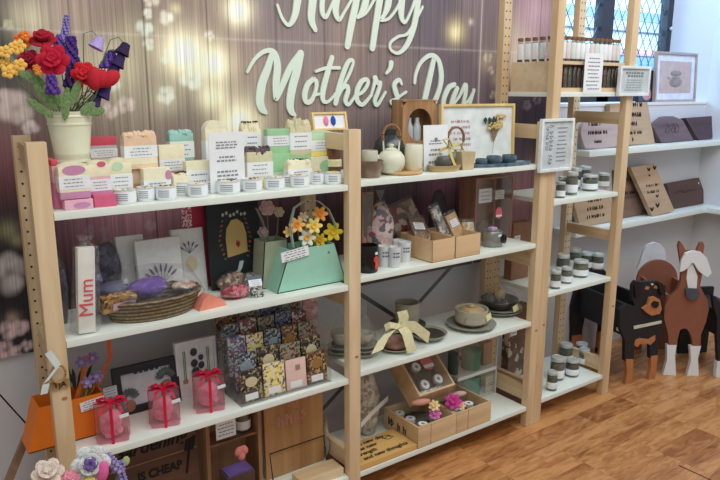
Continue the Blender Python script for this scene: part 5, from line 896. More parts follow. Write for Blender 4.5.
def pack(label, px, py0, py1, Y, wd, m, tilt=0, lean=-.35, lab=True, name='gift_pack', dep=.016):
    b_ = P(px, py1, Y); top = P(px, py0, Y); h = top[2]-b_[2]; t = thing(name, label, 'gift pack', b_, 0, 'gift packs in the kraft trays', rx=lean, ry=tilt); q = MB(); q.box(-wd/2, wd/2, 0, dep, 0, h, bev=.004); q.build('pack', m, t)
    B(-wd/2-.002, wd/2+.002, -.002, dep+.002, -.001, h+.012, bev=.003).build('cellophane', CELLO, t)
    if lab: q = MB(); q.box(-wd*.36, wd*.3, -.0032, -.0022, h*.5, h*.78); lines(q, -wd*.34, wd*.28, h*.52, h*.76, -.0033, 3); q.build('paper_label', [PAPER, GREYINK], t)
pack('brown bar pack with a grey label in the left kraft tray', 425, 214, 242, .11, .075, wood('bar_brown', (150, 110, 80), (105, 74, 52), 'X'), .15, -.7)
pack('rose-printed cellophane pack leaning at the back left of the kraft trays', 415, 200, 236, .2, .13, patch('rose_pack', [(150, 120, 100), (190, 160, 140), (150, 60, 70), (110, 85, 70), (205, 185, 165), (120, 95, 80)], 40), -.25, -.5, False)
pack('clear pack of grey crystals leaning back in the left kraft tray', 449, 204, 243, .1, .036, patch('crystal', [(120, 116, 110), (205, 205, 200), (80, 76, 72), (160, 150, 140)], 90), -.35, -.2, False)
pack('plain kraft pouch with a white sticker in the right kraft tray', 461, 212, 238, .09, .05, KRAFT, -.3, -.35)
pack('crinkled cream pack at the right end of the kraft trays', 470, 222, 240, .12, .06, patch('cream_shred', [(206, 186, 150), (176, 150, 112), (226, 210, 180)], 90), .1, -.3, False)
q = MB(); r = random.Random(4)
for i in range(70): x, y = r.uniform(X0+.01, X1-.01), r.uniform(.03, .16); q.tube([(x, y, Z+hh*.45), (min(X1-.006, x+.015), y+.006, Z+hh*r.uniform(.7, 1.08)), (max(X0+.006, x-.01), y, Z+hh*.5)], .0016, 4)
o = q.build('paper_shred', mat('paper_shred', (196, 168, 126), .9, var=.2)); tag(o, 'shredded tan paper filling the kraft trays', 'paper shred'); o['kind'] = 'stuff'
pouch('dark grey wrapped cone behind the kraft trays', XA(434, .23, Z), XA(448, .23, Z)+.02, .26, Z, ZA(442, 186, .23)-.01, mat('dark_wrap', (66, 60, 66), .7, var=.3), dep=.04, wrap=False)
# pewter mug
t = vessel('spouted_jar', 'grey glass jar with a dark round spout and lilac lid near the right post', 'jar', 492, .075, [(0, 0), (.034, 0), (.039, .006), (.040, .03), (.037, .056), (.034, .06), (.031, .058), (0, .056)], mat('pewter', (140, 138, 130), .22, .4))
MB().lathe([(0, 0), (.017, 0), (.018, .014), (.013, .014), (.012, .006), (0, .004)], 20, T=Matrix.Translation((.016, -.033, .032)) @ Matrix.Rotation(.45, 4, 'Z') @ Matrix.Rotation(PI/2, 4, 'X')).build('spout', mat('spout_black', (24, 22, 24), .3), t); B(-.008, .008, -.039, -.0375, .042, .05).build('price_sticker', PAPER, t)
MB().lathe([(0, .058), (.026, .058), (.026, .062), (0, .062)], 20).build('lid', mat('pewter', (140, 138, 130), .22, .4), t); B(-.016, .014, -.012, .012, .062, .073, bev=.003).build('lilac_top', mat('lilac_top', (190, 160, 196), .6), t)
# ---------------------------------------------------------------- middle bay, third shelf
Z = M3
platestack('grey plate stack wrapped in cellophane at the left end of the bowl shelf', 364, .11, Z, .048, .014, STONE, bowl=(.034, .035, STONE2))
RIB = mat('muslin_ribbon', (218, 210, 168), .8, var=.08, bump=.3, sc=80)
tp = onz(402, 352, Z); Rp = wpx(402, .05, 17.5); t = thing('ribboned_saucer', 'small saucer and brown cup bound with a wide cream muslin bow', 'crockery', (tp[0], tp[1]+.035, Z)); MB().lathe([(0, 0), (Rp*.5, 0), (Rp, .012), (Rp*1.0, .015), (Rp*.9, .013), (Rp*.5, .005), (0, .005)], 32).build('saucer', mat('saucer_sand', (186, 172, 146), .4), t)
MB().lathe([(0, .005), (Rp*.5, .005), (Rp*.8, .018), (Rp*.86, .036), (Rp*.8, .036), (Rp*.6, .015), (0, .012)], 28).build('cup', mat('cup_russet', (150, 112, 96), .4, var=.3, sc=40), t)
q = MB(); c = Vector(t.location); p = lambda px, py, Y: tuple(Vector(P(px, py, Y))-c); W1 = .045
q.ribbon([p(377, 352, .015), p(383, 340, .03), p(390, 332, .035), p(400, 327, .045)], (1, -.2, .25), W1); q.ribbon([p(401, 326, .045), p(407, 334, .02), p(412, 352, .012)], (1, 0, .0), .042); q.ribbon([p(401, 326, .045), p(415, 327, .03), p(429, 338, .02)], (.2, 0, 1), .04); q.ribbon([p(402, 327, .05), p(404, 318, .045), p(402, 311, .05)], (1, 0, 0), .044); q.ribbon([p(401, 327, .045), p(390, 325, .03), p(385, 328, .04), p(398, 330, .05)], (0, .4, 1), .022); q.build('muslin_bow', RIB, t)
Rq = wpx(429, .12, 19); t = thing('rimmed_plate', 'grey rimmed plate beside the muslin bow, in front of the dark plates', 'plate', at(428, .105)); MB().lathe([(0, 0), (Rq*.6, 0), (Rq*.97, .022), (Rq, .026), (Rq*.94, .025), (Rq*.62, .007), (0, .006)], 36).build('plate', STONE, t); MB().lathe([(0, .007), (Rq*.6, .0075), (Rq*.85, .0195), (Rq*.84, .0205), (Rq*.58, .009), (0, .009)], 32).build('dark_glaze', DARKG, t)
t = platestack('dark plates with a tall grey cup behind the muslin bow', 407, .215, Z, .072, .012, DARKG, wrap=False, nn=2); rr = wpx(418, .18, 12); MB().lathe([(0, .03), (rr*.85, .03), (rr*1.0, .04), (rr*1.02, .115), (rr*.92, .115), (rr*.9, .045), (0, .04)], 26).build('cup', STONE2, t)
Rw = wpx(471, .1, 25); t = platestack('two cream bowls nested on a wide grey plate with a yellow tag', 471, .105, Z, Rw, .008, STONE, wrap=False, nn=1); rb = Rw*.66
MB().lathe([(0, .012), (rb*.7, .012), (rb*.98, .026), (rb, .044), (rb*.99, .048), (rb*1.0, .05), (rb*1.0, .075), (rb*.93, .075), (rb*.8, .055), (0, .05)], 32).build('bowl', STONE2, t); MB().lathe([(0, .068), (rb*.8, .068), (rb*.55, .078), (0, .082)], 20).ball((0, 0, .084), (.016, .012, .008), 2, jit=.4).build('tan_filling', mat('tan_fill2', (172, 150, 108), .9, var=.25), t)
def ytag(t, x, y, z, rz=0): q = MB(); q.box(-.019, .019, -.0008, 0, -.012, .012, T=Matrix.Translation((x, y, z)) @ Matrix.Rotation(rz, 4, 'Z') @ Matrix.Rotation(-.12, 4, 'Y') @ Matrix.Rotation(-.2, 4, 'X')); q.build('price_tag', mat('tag_yellow', (226, 222, 160), .6), t)
ytag(t, rb*.55, -rb*.9, .048, .3); q = MB(); q.tube([(-rb*1.05, -.02, .012), (-rb*.95, -.03, .05), (-rb*.6, -.02, .078)], .001, 5); q.build('twine', mat('twine', (150, 130, 90), .8), t)
Rw = wpx(498, .18, 22); t = platestack('dark bowl on flat plates at the back right of the bowl shelf', 499, .165, Z, Rw, .010, STONE, wrap=False, nn=2); rb = Rw*.84; MB().lathe([(0, .022), (rb*.6, .022), (rb*.97, .05), (rb, .06), (rb*.94, .06), (rb*.6, .032), (0, .03)], 32).build('bowl', DARKG, t); ytag(t, .0, -Rw*.95, .04, .2)
MB().lathe([(rb, .055), (rb*.8, .085), (rb*.25, .115), (0, .118)], 20, wob=lambda a, z: .06*math.sin(5*a)).build('cellophane', CELLO, t); MB().ball((0, 0, .075), (.022, .016, .03), 2, jit=.4).build('tan_filling', mat('tan_fill2', (172, 150, 108), .9, var=.25), t)
# ---------------------------------------------------------------- middle bay, bottom shelf
Z = M4
a, b_, c = onz(361, 474, Z), onz(419, 447, Z), onz(403, 434, Z)
x1_ = onz(419, 450, Z); t = thing('wooden_plank_sign', 'honey-coloured wooden plank lying flat, lettered in black about the new day', 'sign', (a[0]-.005, .006, Z+.0005), 0)
w_ = x1_[0]-a[0]; d = .14; B(0, w_, 0, d, 0, .022, bev=.002).build('plank', wood('plank_honey', (232, 192, 122), (206, 158, 90), 'X', .6), t)
for i, s in enumerate(('with the new day', 'comes new', 'strength', 'and new thoughts')): text('lettering', s, .027, (.008+.012*i, d-.022-.03*i, .0222), INKB, t, rot=(0, 0, 0), align='LEFT', bold=.0009, ext=.0003, shear=.2)
q = MB(); q.tube([(w_*.78+.02*math.cos(k*.9)*(.6+.4*math.sin(k*2.3)), d*.72+.016*math.sin(k*.9), .0225) for k in range(8)], .0012, 5, True); q.tube([(w_*.72, d*.7, .0225), (w_*.84, d*.78, .0225), (w_*.86, d*.62, .0225)], .0015, 5); q.build('butterfly_mark', INKB, t)
CB = wood('candle_crate', (224, 196, 154), (194, 158, 114), 'X', .7)
def crate(label, x0, x1, y0, y1, h, rx=0, loc=None, rz=0, fill=True):
    w_, d = (x1-x0)/2, (y1-y0)/2; t = thing('candle_crate', label, 'crate', loc or ((x0+x1)/2, (y0+y1)/2, Z+.0005), rz, None, rx=rx); q = MB(); k = .008
    q.box(-w_, w_, -d, -d+k, 0, h, bev=.0015); q.box(-w_, w_, d-k, d, 0, h, bev=.0015); q.box(-w_, -w_+k, -d+k, d-k, 0, h, bev=.0015); q.box(w_-k, w_, -d+k, d-k, 0, h, bev=.0015); q.box(-w_+k, w_-k, -d+k, d-k, 0, .006); q.mi = 1; q.box(-w_*.35-.001, -w_*.35+.001, -d-.0004, -d, 0, h); q.build('crate', [CB, mat('crate_seam', (140, 100, 62), .8)], t)
    if fill:
        q = MB(); q.ball((0, 0, h*.28), (w_*.9, d*.92, h*.3), 3, jit=.3); o = q.build('dark_shred', mat('dark_shred', (98, 90, 78), .9, var=.5, sc=120, bump=.6), t)
    return t
def tealights(t, pts, z, grpname, lbls):
    M_ = Matrix.Translation(t.location) @ t.rotation_euler.to_matrix().to_4x4()
    for (x, y), lb in zip(pts, lbls):
        o = thing('tealight', lb, 'candle', M_ @ Vector((x, y, z)), 0, grpname); o.rotation_euler = t.rotation_euler; MB().lathe([(0, 0), (.019, 0), (.019, .014), (.017, .014), (.017, .011), (0, .011)], 20).build('tin', TINM, o); MB().lathe([(0, .010), (.0165, .010), (.0165, .0145), (0, .0145)], 18).build('white_disc', PAPER, o); MB().ball((0, 0, .0146), (.008, .008, .0006), 1).build('printed_mark', GREYINK, o)
A0, A1 = onz(415, 452, Z), onz(456, 440, Z); A2 = onz(490, 426, Z); hc = ZA(419, 431, .025)-Z; print('crates', A0, A1, A2, hc)
hc = .084; x0, x1, x2 = XA(418, .004, Z), XA(456, .004, Z), XA(490.5, .004, Z)
ca_ = crate('front left pine crate of tealights with dark lettering on its side', x0, x1-.001, .004, .205, hc); cb_ = crate('front right pine crate of tealights with a purple flower in it', x1+.001, x2, .004, .205, hc)
q = MB(); scrib(q, -.07, .06, 0, .032, 0, 31, .07); bmesh.ops.transform(q.bm, matrix=Matrix.Translation((-(x1-x0)/2-.0004, 0, hc*.5)) @ Matrix.Rotation(-PI/2, 4, 'Z'), verts=q.bm.verts); q.build('side_lettering', INKB, ca_)
tealights(ca_, [(-.035, -.058), (-.045, .002), (-.05, .06), (.035, -.045)], hc*.62, 'white tealights in the pine crates', ['white tealight nearest the front corner of the left crate', 'white tealight in the middle of the left crate', 'white tealight at the back of the left crate', 'white tealight beside the partition of the left crate'])
tealights(cb_, [(.035, -.035), (.03, .05), (-.04, -.06)], hc*.62, 'white tealights in the pine crates', ['white tealight nearest the right end of the right crate', 'white tealight at the back of the right crate', 'white tealight at the front of the right crate'])
def artflower(lb, px, py, Y, R, rgb, nm='silk_flower'):
    t = thing(nm, lb, 'flower', P(px, py, Y), group='silk flowers on the candle crates'); q = MB(); petals(q, 7, R*.5, R*.5, R*.3, R*.12, .3); petals(q, 5, R*.3, R*.35, R*.25, R*.1, .9, R*.1, .5); bmesh.ops.transform(q.bm, matrix=Vector((-.5, -.6, .8)).to_track_quat('Z', 'Y').to_matrix().to_4x4(), verts=q.bm.verts); q.build('petals', mat('silk_%d_%d_%d' % rgb, rgb, .8, var=.15), t); MB().ball((0, 0, R*.1), (R*.22, R*.22, R*.3), 1, jit=.3).build('centre', mat('silk_centre', (225, 190, 110), .8), t)
artflower('magenta silk flower in the right crate', 453, 402, .045, .036, (196, 60, 140)); artflower('apricot silk flower beside the magenta one', 461, 406, .035, .020, (232, 190, 150)); artflower('yellow-white silk flower on the partition between the crates', 434, 406, .05, .024, (232, 205, 150)); artflower('pink silk flower below the yellow-white one', 435, 414, .04, .026, (206, 110, 170))
t = thing('bath_bomb_tube', 'dusky pink rounded bar lying on the left crate', 'soap', P(421, 402, .06), -.3); MB().ball((0, 0, 0), (.040, .013, .013), 2).build('bar', mat('dusky_pink', (206, 146, 124), .7), t)
t = thing('bath_bomb_tube', 'pale rose rounded bar lying at the back of the right crate', 'soap', P(459, 394, .09), -.3); MB().ball((0, 0, 0), (.034, .012, .012), 2).build('bar', mat('pale_rose', (206, 176, 170), .7), t)
# propped crate: an open box standing on the two others, its mouth tilted towards the front
def onpt(px, py, Y): return ony(px, py, Y)
bl, brr = ony(420, 397, .10), ony(455, 386, .10); tl_ = ony(409, 366, .17); w_ = .18
t = crate('pine crate of tealights propped up at an angle on the other two', 0, w_, 0, .19, .085, rx=.70, loc=(1.286, .186, .255), rz=0)
tealights(t, [(-.035, -.055), (.035, -.05), (-.03, .02)], .066, 'white tealights in the pine crates', ['white tealight low on the left of the propped crate', 'white tealight low on the right of the propped crate', 'white tealight high on the left of the propped crate'])
M_ = Matrix.Translation(t.location) @ t.rotation_euler.to_matrix().to_4x4(); o = thing('pink_badge', 'oval pink label high in the propped crate', 'label', M_ @ Vector((.025, .025, .078))); o.rotation_euler = t.rotation_euler; MB().lathe([(0, 0), (.026, 0), (.026, .003), (0, .003)], 24, sy=1.2).build('label_face', mat('badge_pink', (225, 110, 120), .6), o); B(-.024, .024, -.022, -.008, .003, .0036).build('white_band', PAPER, o)
q = MB(); q.box(-w_/2+.008, w_/2-.008, -.087, .087, .083, .084); q.build('clear_cover', CLEAR, t)
# display case with mint cylinders
X0, X1 = XA(449, .215, Z), 1.722; w_ = X1-X0; h = .34; t = thing('clear_case', 'tall clear display case with a white middle shelf at the right of the bottom shelf', 'display case', ((X0+X1)/2, .17, Z)); q = MB(); q.box(-w_/2, w_/2, 0, .002, 0, h); q.box(w_/2-.002, w_/2, 0, .1, 0, h); q.box(-w_/2, -w_/2+.002, 0, .1, 0, h); q.build('clear_panel', CLEAR, t)
zs = ZA(475, 376, .17)-Z; q = MB(); q.box(-w_/2+.002, w_/2-.002, -.001, .1, zs, zs+.014); q.build('white_shelf', WHITE, t); MB().box(w_/2-.004, w_/2+.001, -.002, .003, 0, h).box(w_/2-.03, w_/2-.004, -.002, .003, h-.014, h).build('white_edge', mat('edge_white', (200, 204, 206), .5), t)
MC = mat('mint_dark', (78, 138, 118), .6)
for lb, px, z, r_, hh in (('lower mint green round box in the clear case', 471, Z, .040, .07), ('mint green round box standing on the shelf of the clear case', 472, Z+zs+.0145, .040, .062), ('dark green round box at the left of the clear case', 454, Z+zs+.0145, .022, .07)):
    o = thing('round_tin', lb, 'tin', (XA(px, .215, z), .222, z+.0005), 0, 'mint tins in the clear case'); mm = MC if px > 460 else mat('green_dark', (50, 72, 66), .6); MB().lathe([(0, 0), (r_, 0), (r_, hh), (0, hh)], 28).build('tin', mm, o); MB().lathe([(0, hh), (r_*1.05, hh), (r_*1.05, hh+.014), (r_*1.0, hh+.018), (0, hh+.018)], 28).build('lid', mm, o)
o = thing('white_card_box', 'small cream card box beside the lower mint tin', 'box', (XA(490, .19, Z), .19, Z+.0005)); B(-.028, .028, 0, .03, 0, .075).build('box', mat('card_cream', (206, 200, 182), .7), o); MB().box(-.02, .02, -.0008, 0, .03, .034).box(-.015, .015, -.0008, 0, .04, .043).build('small_print', GREYINK, o)
o = thing('tan_carton', 'tan carton on the shelf of the clear case', 'box', (XA(489, .19, Z+zs), .2, Z+zs+.0145)); B(-.026, .026, 0, .03, 0, .10).build('box', mat('carton_tan', (176, 140, 112), .8), o)
t = pouch('cellophane bag of beige shavings at the left end of the bottom shelf', XA(362, .16, Z), XA(385, .16, Z), .2, Z, Z+.26, patch('beige_shred', [(190, 180, 160), (215, 208, 190), (160, 145, 120)], 70), dep=.07)
t.location.y -= 0; c = Vector(t.location); MB().ribbon([tuple(Vector(P(361, 425, .10))-c), tuple(Vector(P(374, 411, .13))-c), tuple(Vector(P(388, 398, .18))-c)], (0, 0, 1), .02, .0015).build('white_strap', mat('ribbon_white', (215, 215, 208), .6), t)
# ---------------------------------------------------------------- tall unit
rackx0, rackx1 = XDR+.004, XEL-.012; Z = T1; RKZ = .115
t = thing('spice_rack', 'two-tier pale wooden rack for spice tubes on the narrow shelf', 'rack', ((rackx0+rackx1)/2, .015, Z)); w_ = (rackx1-rackx0)/2; RW = wood('rack_wood', (234, 210, 178), (210, 180, 142), 'X', .8)
q = MB(); q.box(-w_, w_, 0, .24, 0, .016); q.box(-w_, w_, 0, .24, RKZ-.012, RKZ); q.box(-w_, -w_+.01, 0, .24, .016, RKZ-.012); q.box(w_-.01, w_, 0, .24, .016, RKZ-.012); q.box(-w_+.01, w_-.01, .235, .24, .016, RKZ-.012); q.build('rack', RW, t)
LIDB = mat('cork_brown', (128, 92, 68), .7); SP = [mat('spice_dark', (58, 48, 44), .6, var=.4, sc=60), mat('spice_rust', (110, 66, 46), .6, var=.4, sc=60), mat('spice_olive', (92, 88, 62), .6, var=.4, sc=60)]
nn = 14; sx_ = (2*w_-.03)/(nn-1)
def tube_(label, x, y, z, k, lab=True):
    o = thing('spice_tube', label, 'spice tube', (x, y, z), 0, 'spice tubes in the wooden rack'); MB().lathe([(0, 0), (.0105, 0), (.0105, .078), (.007, .082), (0, .082)], 14).build('glass', GLASS, o); MB().lathe([(0, .002), (.0098, .002), (.0098, .072), (0, .074)], 12).build('spice', SP[k % 3], o); MB().lathe([(0, .081), (.0112, .081), (.0112, .093), (0, .093)], 14).build('cork', LIDB, o)
    if lab: MB().lathe([(.0107, .010), (.0113, .011), (.0113, .070), (.0107, .071)], 14).build('paper_label', [PAPER, PAPER, mat('label_pink', (232, 214, 218), .7), mat('label_green', (216, 228, 218), .7), PAPER][k % 5], o)
for k in range(nn): tube_('%s white-labelled spice tube from the left along the front of the upper tier' % (ORD[k] if k < 13 else 'fourteenth'), rackx0+.018+k*sx_, .045, Z+RKZ, k)
for j in range(1, 6): tube_('%s white-labelled spice tube back from the front along the left end of the upper tier' % ORD[j-1], rackx0+.018, .045+.037*j, Z+RKZ, j+1)
for k in range(nn): tube_('%s dark unlabelled spice tube from the left in the lower tier' % (ORD[k] if k < 13 else 'fourteenth'), rackx0+.026+k*(2*w_-.05)/(nn-1), .035, Z+.0165, k, False)
X0, X1 = XA(584, -.003, Z), XA(602, -.003, Z); zt = ZA(593, 53, -.003); zb = ZA(593, 94, -.003); t = thing('hanging_note', 'long white printed paper note hanging over the spice rack', 'note', ((X0+X1)/2, .003, zb)); w_ = X1-X0
q = MB(); q.box(-w_/2, w_/2, -.0015, 0, 0, zt-zb); lines(q, -w_*.42, w_*.42, (zt-zb)*.08, (zt-zb)*.92, -.0016, 9, 1, .3); q.build('paper', [PAPER, GREYINK], t)
HB = [mat('herb_green', (110, 112, 84), .8, var=.4, sc=90), mat('herb_tan', (150, 130, 100), .8, var=.35, sc=90), mat('herb_brown', (104, 84, 64), .8, var=.4, sc=90)]
def jars(z, shelfname, lst):
    for i, (desc, px, Y, wd, h) in enumerate(lst):
        r_ = wd*mpp(XA(px, Y, z), Y, z)/2; jar('%s on the %s narrow shelf' % (desc, shelfname), (XA(px, Y, z), Y, z+.0005), r_, h, HB[i % 3], 'herb jars on the narrow shelves')
jars(T2, 'top', [('narrow herb jar at the left front', 560, .045, 9.5, .065), ('tall herb jar, second from the left in front', 571, .07, 12, .095), ('herb jar at the back left', 575, .16, 11, .095), ('broad low herb jar in the middle', 589.5, .10, 15, .07), ('square-shouldered herb jar at the right', 603, .12, 11, .065), ('herb jar at the very back centre', 584, .20, 12, .09), ('small herb jar behind the left front one', 562, .12, 9, .07)])
jars(T3, 'middle', [('narrow herb jar at the left front corner', 555, .035, 10, .075), ('stout herb jar beside the front corner one', 566, .06, 11, .07), ('tall herb jar at the back left', 562, .14, 13, .10), ('tall herb jar at the back centre', 574, .19, 11, .095), ('broad herb jar in the middle', 580, .09, 15, .075), ('herb jar behind the broad one', 586.5, .16, 13, .075), ('slim herb jar at the right front', 597.5, .11, 10.5, .078)])
jars(T4, 'bottom', [('slim herb jar at the left front', 551.5, .04, 10.5, .085), ('tall herb jar behind the left front one', 556.5, .10, 14, .105), ('broad herb jar in the middle front', 571.5, .085, 13.5, .08), ('tall herb jar at the back left', 565, .19, 13, .10), ('slim herb jar at the right', 583.5, .13, 11, .08), ('herb jar hidden at the back right', 581, .19, 12, .075)])
for lb, z, h, m, x in (('tall brown kraft gift bag at the back of the middle narrow shelf', T3, .25, mat('kraft_dark', (150, 112, 86), .8, var=.15), 1.87), ('tall brown patterned gift bag with white dots at the back of the bottom narrow shelf', T4, .34, patch('brown_dots', [(112, 86, 66), (124, 96, 74), (96, 74, 58), (190, 180, 165), (108, 84, 66), (100, 76, 60)], 34), 1.88)):
    t = thing('kraft_bag', lb, 'gift bag', (x+.02, .215, z+.001)); B(-.055, .055, -.0, .042, 0, h, bev=.004).build('bag', m, t); q = MB(); q.box(-.045, -.01, -.0012, 0, h*.6, h*.78); lines(q, -.044, -.011, h*.61, h*.77, -.0013, 3); q.build('paper_label', [PAPER, GREYINK], t)
# ---------------------------------------------------------------- wall shelves: wooden plaques
WS1, WS2 = 1.079, .703
PL = wood('plaque_light', (204, 176, 144), (168, 138, 106), 'X', .7); PD = wood('plaque_dark', (110, 74, 64), (66, 44, 40), 'X', .6); PM = wood('plaque_mid', (168, 136, 112), (84, 62, 54), 'X', .5); PP = wood('plaque_pale', (208, 188, 182), (172, 148, 142), 'X', .6); PU = wood('plaque_umber', (138, 114, 118), (80, 62, 70), 'X', .6)
def plaque(label, outline, Yb, z, m, rows, tsz, lean=-.12, thick=.022, col=INKB, extra=None, group='wooden plaques on the wall shelves'):
    pts = [ony(px, py, Yb) for px, py in outline]; xs = [p_[0] for p_ in pts]; cx_ = sum(xs)/len(xs); zmin = min(p_[2] for p_ in pts)
    t = thing('wooden_plaque', label, 'plaque', (cx_, Yb-.01, z+.001), 0, group, rx=lean); q = MB(); q.prism([(p_[0]-cx_, max(0, p_[2]-zmin)*1.02) for p_ in pts], 0, thick); q.build('board', m, t)
    if rows:
        q = MB()
        for (s, x, zz, sz) in rows: wd = len(s)*sz*.27; scrib(q, x-wd, x+wd, zz, sz*.55, -.0003, int(zz*1000), .10)
        q.build('lettering', col, t)
    if extra: extra(t)
    return t
plaque('rounded pale plaque lettered memories, at the left end of the upper wall shelf', [(584, 149), (581, 140), (581, 132), (584, 125), (590, 121), (617, 121), (620, 146), (600, 149)], .315, WS1, PP, [('MAKING', -.00, .118, .03), ('MEMORIES', .02, .078, .034), ('HOME', .02, .036, .028)], .03)
plaque('tall square pale plaque with four lines of lettering, behind the right post', [(613, 147), (612, 106), (650, 104), (653, 145)], .34, WS1, PL, [('WE ARE', .02, .205, .042), ('BETTER', .01, .155, .042), ('WHEN', .0, .11, .04), ('TOGETHER', .02, .065, .032), ('+', .01, .03, .04)], .03)
def swirlmark(t): q = MB(); [q.tube([(dx+.03*k/6*math.cos(k*1.1), -.001, .07+.028*k/6*math.sin(k*1.1)) for k in range(1, 9)], .0015, 5) for dx in (-.03, .03, .06)]; q.build('burnt_mark', mat('burn', (86, 70, 90), .8), t)
plaque('grey live-edge slab with a wavy top on the upper wall shelf', [(660, 144), (652, 126), (658, 124), (666, 118), (675, 118), (684, 122), (692, 142)], .335, WS1, PU, [], .02, extra=swirlmark, lean=-.15, thick=.03)
plaque('dark rectangular slab at the right end of the upper wall shelf', [(697, 141), (687, 119), (714, 117), (722, 137)], .335, WS1, wood('plaque_plum', (98, 70, 76), (62, 44, 50), 'X', .6), [('family', .0, .065, .03)], .03, thick=.03, lean=-.15, col=mat('burn', (60, 44, 54), .8))
plaque('light plaque with four rows of dark lettering at the left of the lower wall shelf', [(578, 236), (573, 205), (608, 197), (614, 228)], .32, WS2, PL, [('YOU ARE', .0, .165, .035), ('MY SUN', .01, .125, .035), ('AND ALL', .01, .085, .035), ('MY STARS', .01, .045, .033)], .03)
plaque('dark two-toned slab with lettering behind the butterfly plaque', [(618, 227), (618, 180), (642, 176), (652, 219)], .345, WS2, PM, [('family', .0, .2, .035), ('forever', .0, .13, .035)], .03)
def bfly(t):
    q = MB()
    for (x, z, s) in ((-.025, .245, .016), (.03, .25, .018), (-.025, .215, .010), (.025, .05, .02), (-.03, .035, .018), (.03, .10, .014)):
        for a in (-.7, .7): q.ball((x+math.sin(a)*s*.7, -.0008, z+s*.3), (s*.4, .0008, s*.75), 1, T=Matrix.Rotation(a, 4, 'Y'))
        q.ball((x, -.0008, z-s*.2), (s*.3, .0008, s*.3), 1)
    q.build('painted_butterflies', INKB, t)
plaque('light tilted plank painted with black butterflies, leaning on the dark slabs', [(651, 218), (638, 170), (662, 166), (673, 212)], .285, WS2, PL, [('my family', .0, .165, .026), ('my heart', .0, .13, .026)], .02, lean=-.2, extra=bfly)
def knot_(t): q = MB(); q.tube([(-.12, -.0006, .09), (-.07, -.0006, .10), (-.02, -.0006, .08), (.03, -.0006, .095), (.08, -.0006, .085)], .0012, 5); q.build('grain_line', INKB, t); MB().lathe([(0, 0), (.006, 0), (.006, .001), (0, .001)], 12, T=Matrix.Translation((.125, -.0005, .125)) @ Matrix.Rotation(PI/2, 4, 'X')).build('hanging_hole', PAPER, t)
plaque('long dark brown slab at the right end of the lower wall shelf', [(670, 213), (668, 188), (700, 182), (706, 206)], .345, WS2, PD, [], .02, extra=knot_)
# picture on the window ledge
def jug(t, w_, h, y):
    q = MB(); q.ball((0, y-.0030, h*.40), (w_*.16, .0015, h*.10), 2); q.ball((-.003, y-.0030, h*.49), (w_*.10, .0015, h*.03), 2); q.ball((0, y-.0030, h*.58), (w_*.14, .0015, h*.055), 2); q.tube([(-w_*.15, y-.003, h*.47), (-w_*.2, y-.003, h*.5)], .0015, 5); q.build('printed_jugs', mat('jug_print', (176, 166, 160), .7, var=.25, sc=40, two=(120, 108, 104)), t)
frame('grey-brown wooden frame with a print of stacked jugs on the window ledge', XA(655, .40, 1.292), XA(695.5, .40, 1.292), .40, 1.2925, ZA(678, 52, .40), .012, mat('frame_taupe', (168, 152, 142), .6), mat('print_taupe', (190, 170, 164), .7), jug, lean=-.05, mm=mat('mount', (214, 218, 234), .7), mw=.035)
frame('small dark picture with a pink face-like bloom on the ledge beside the jug print', XA(640, .41, 1.292), XA(656, .41, 1.292), .42, 1.2925, ZA(648, 70, .42), .004, mat('frame_black', (42, 38, 40), .5), mat('slate_print', (70, 84, 104), .7), lambda t, w_, h, y: MB().ball((w_*.1, y-.002, h*.25), (w_*.3, .002, h*.2), 2).build('pink_bloom', mat('pink_bloom', (190, 140, 140), .7), t), lean=-.08)
# black frame on the right-hand shelf
t = thing('picture_frame', 'black-edged frame standing on the right-hand wall shelf', 'picture frame', (3.565, .03, .7035), -PI/2+.0, None, ry=.1); t.rotation_euler = (-.1, 0, -PI/2)
q = MB(); q.box(-.11, -.1, 0, .015, 0, .3); q.box(.1, .11, 0, .015, 0, .3); q.box(-.1, .1, 0, .015, 0, .01); q.box(-.1, .1, 0, .015, .29, .3); q.build('frame', BLACK, t); B(-.1, .1, .007, .014, .01, .29).build('print', mat('print_grey', (200, 205, 214), .7), t)
# ---------------------------------------------------------------- wooden animal planters
def board_on(q, pts, P0, d2, th, off=0):        # outline (columns, rows) lifted to the board's own upright plane
    n2 = (-d2[1], d2[0]); o = [onp(px, py, P0, d2) for px, py in pts]; o = [(u, max(zz, 0)) for u, zz in o]
    q.prism(o, off, off+th)
def bpart(name, pts, P0, d2, th, off, m, t): q = MB(); board_on(q, pts, P0, d2, th, off); return q.build(name, m, t)
def planter(label, P0, ang, name):
    return thing(name, label, 'planter', P0, ang)
# dog
F0, F1 = onz(626, 384, 0), onz(651, 379.5, 0); dd = (F1-F0)[:2]; dd /= np.linalg.norm(dd); ang = math.atan2(dd[1], dd[0]); P0 = (F0[0], F0[1], 0); DB = mat('dog_black', (30, 31, 34), .55); DT = mat('dog_tan', (178, 116, 72), .6)
t = planter('black and tan wooden dog planter with a trough body', P0, ang, 'dog_planter'); q = MB()
board_on(q, [(633, 285), (636, 281), (641, 282), (657, 281), (663, 284), (664, 290), (660, 296), (659, 308), (663, 318), (662, 335), (658, 345), (658, 357), (650, 358), (650, 345), (652, 341), (636, 341), (634, 345), (634, 360), (625, 361), (625, 340), (620, 328), (620, 310), (627, 305), (635, 306), (632, 298)], P0, dd, .02); q.build('front_board', DB, t)
bpart('front_foot', [(626, 359), (633.5, 359), (633, 372), (632, 384), (625, 385.5), (627, 372)], P0, dd, .021, -.0005, DT, t); bpart('front_foot', [(651, 356), (658, 355), (656, 369), (655, 380), (648, 381.5), (651, 368)], P0, dd, .021, -.0005, DT, t); bpart('chest_patch', [(635, 340), (639, 338), (648, 339), (655, 335), (655, 340), (650, 345), (646, 343), (640, 344), (637, 347), (634, 345)], P0, dd, .004, -.002, DT, t)
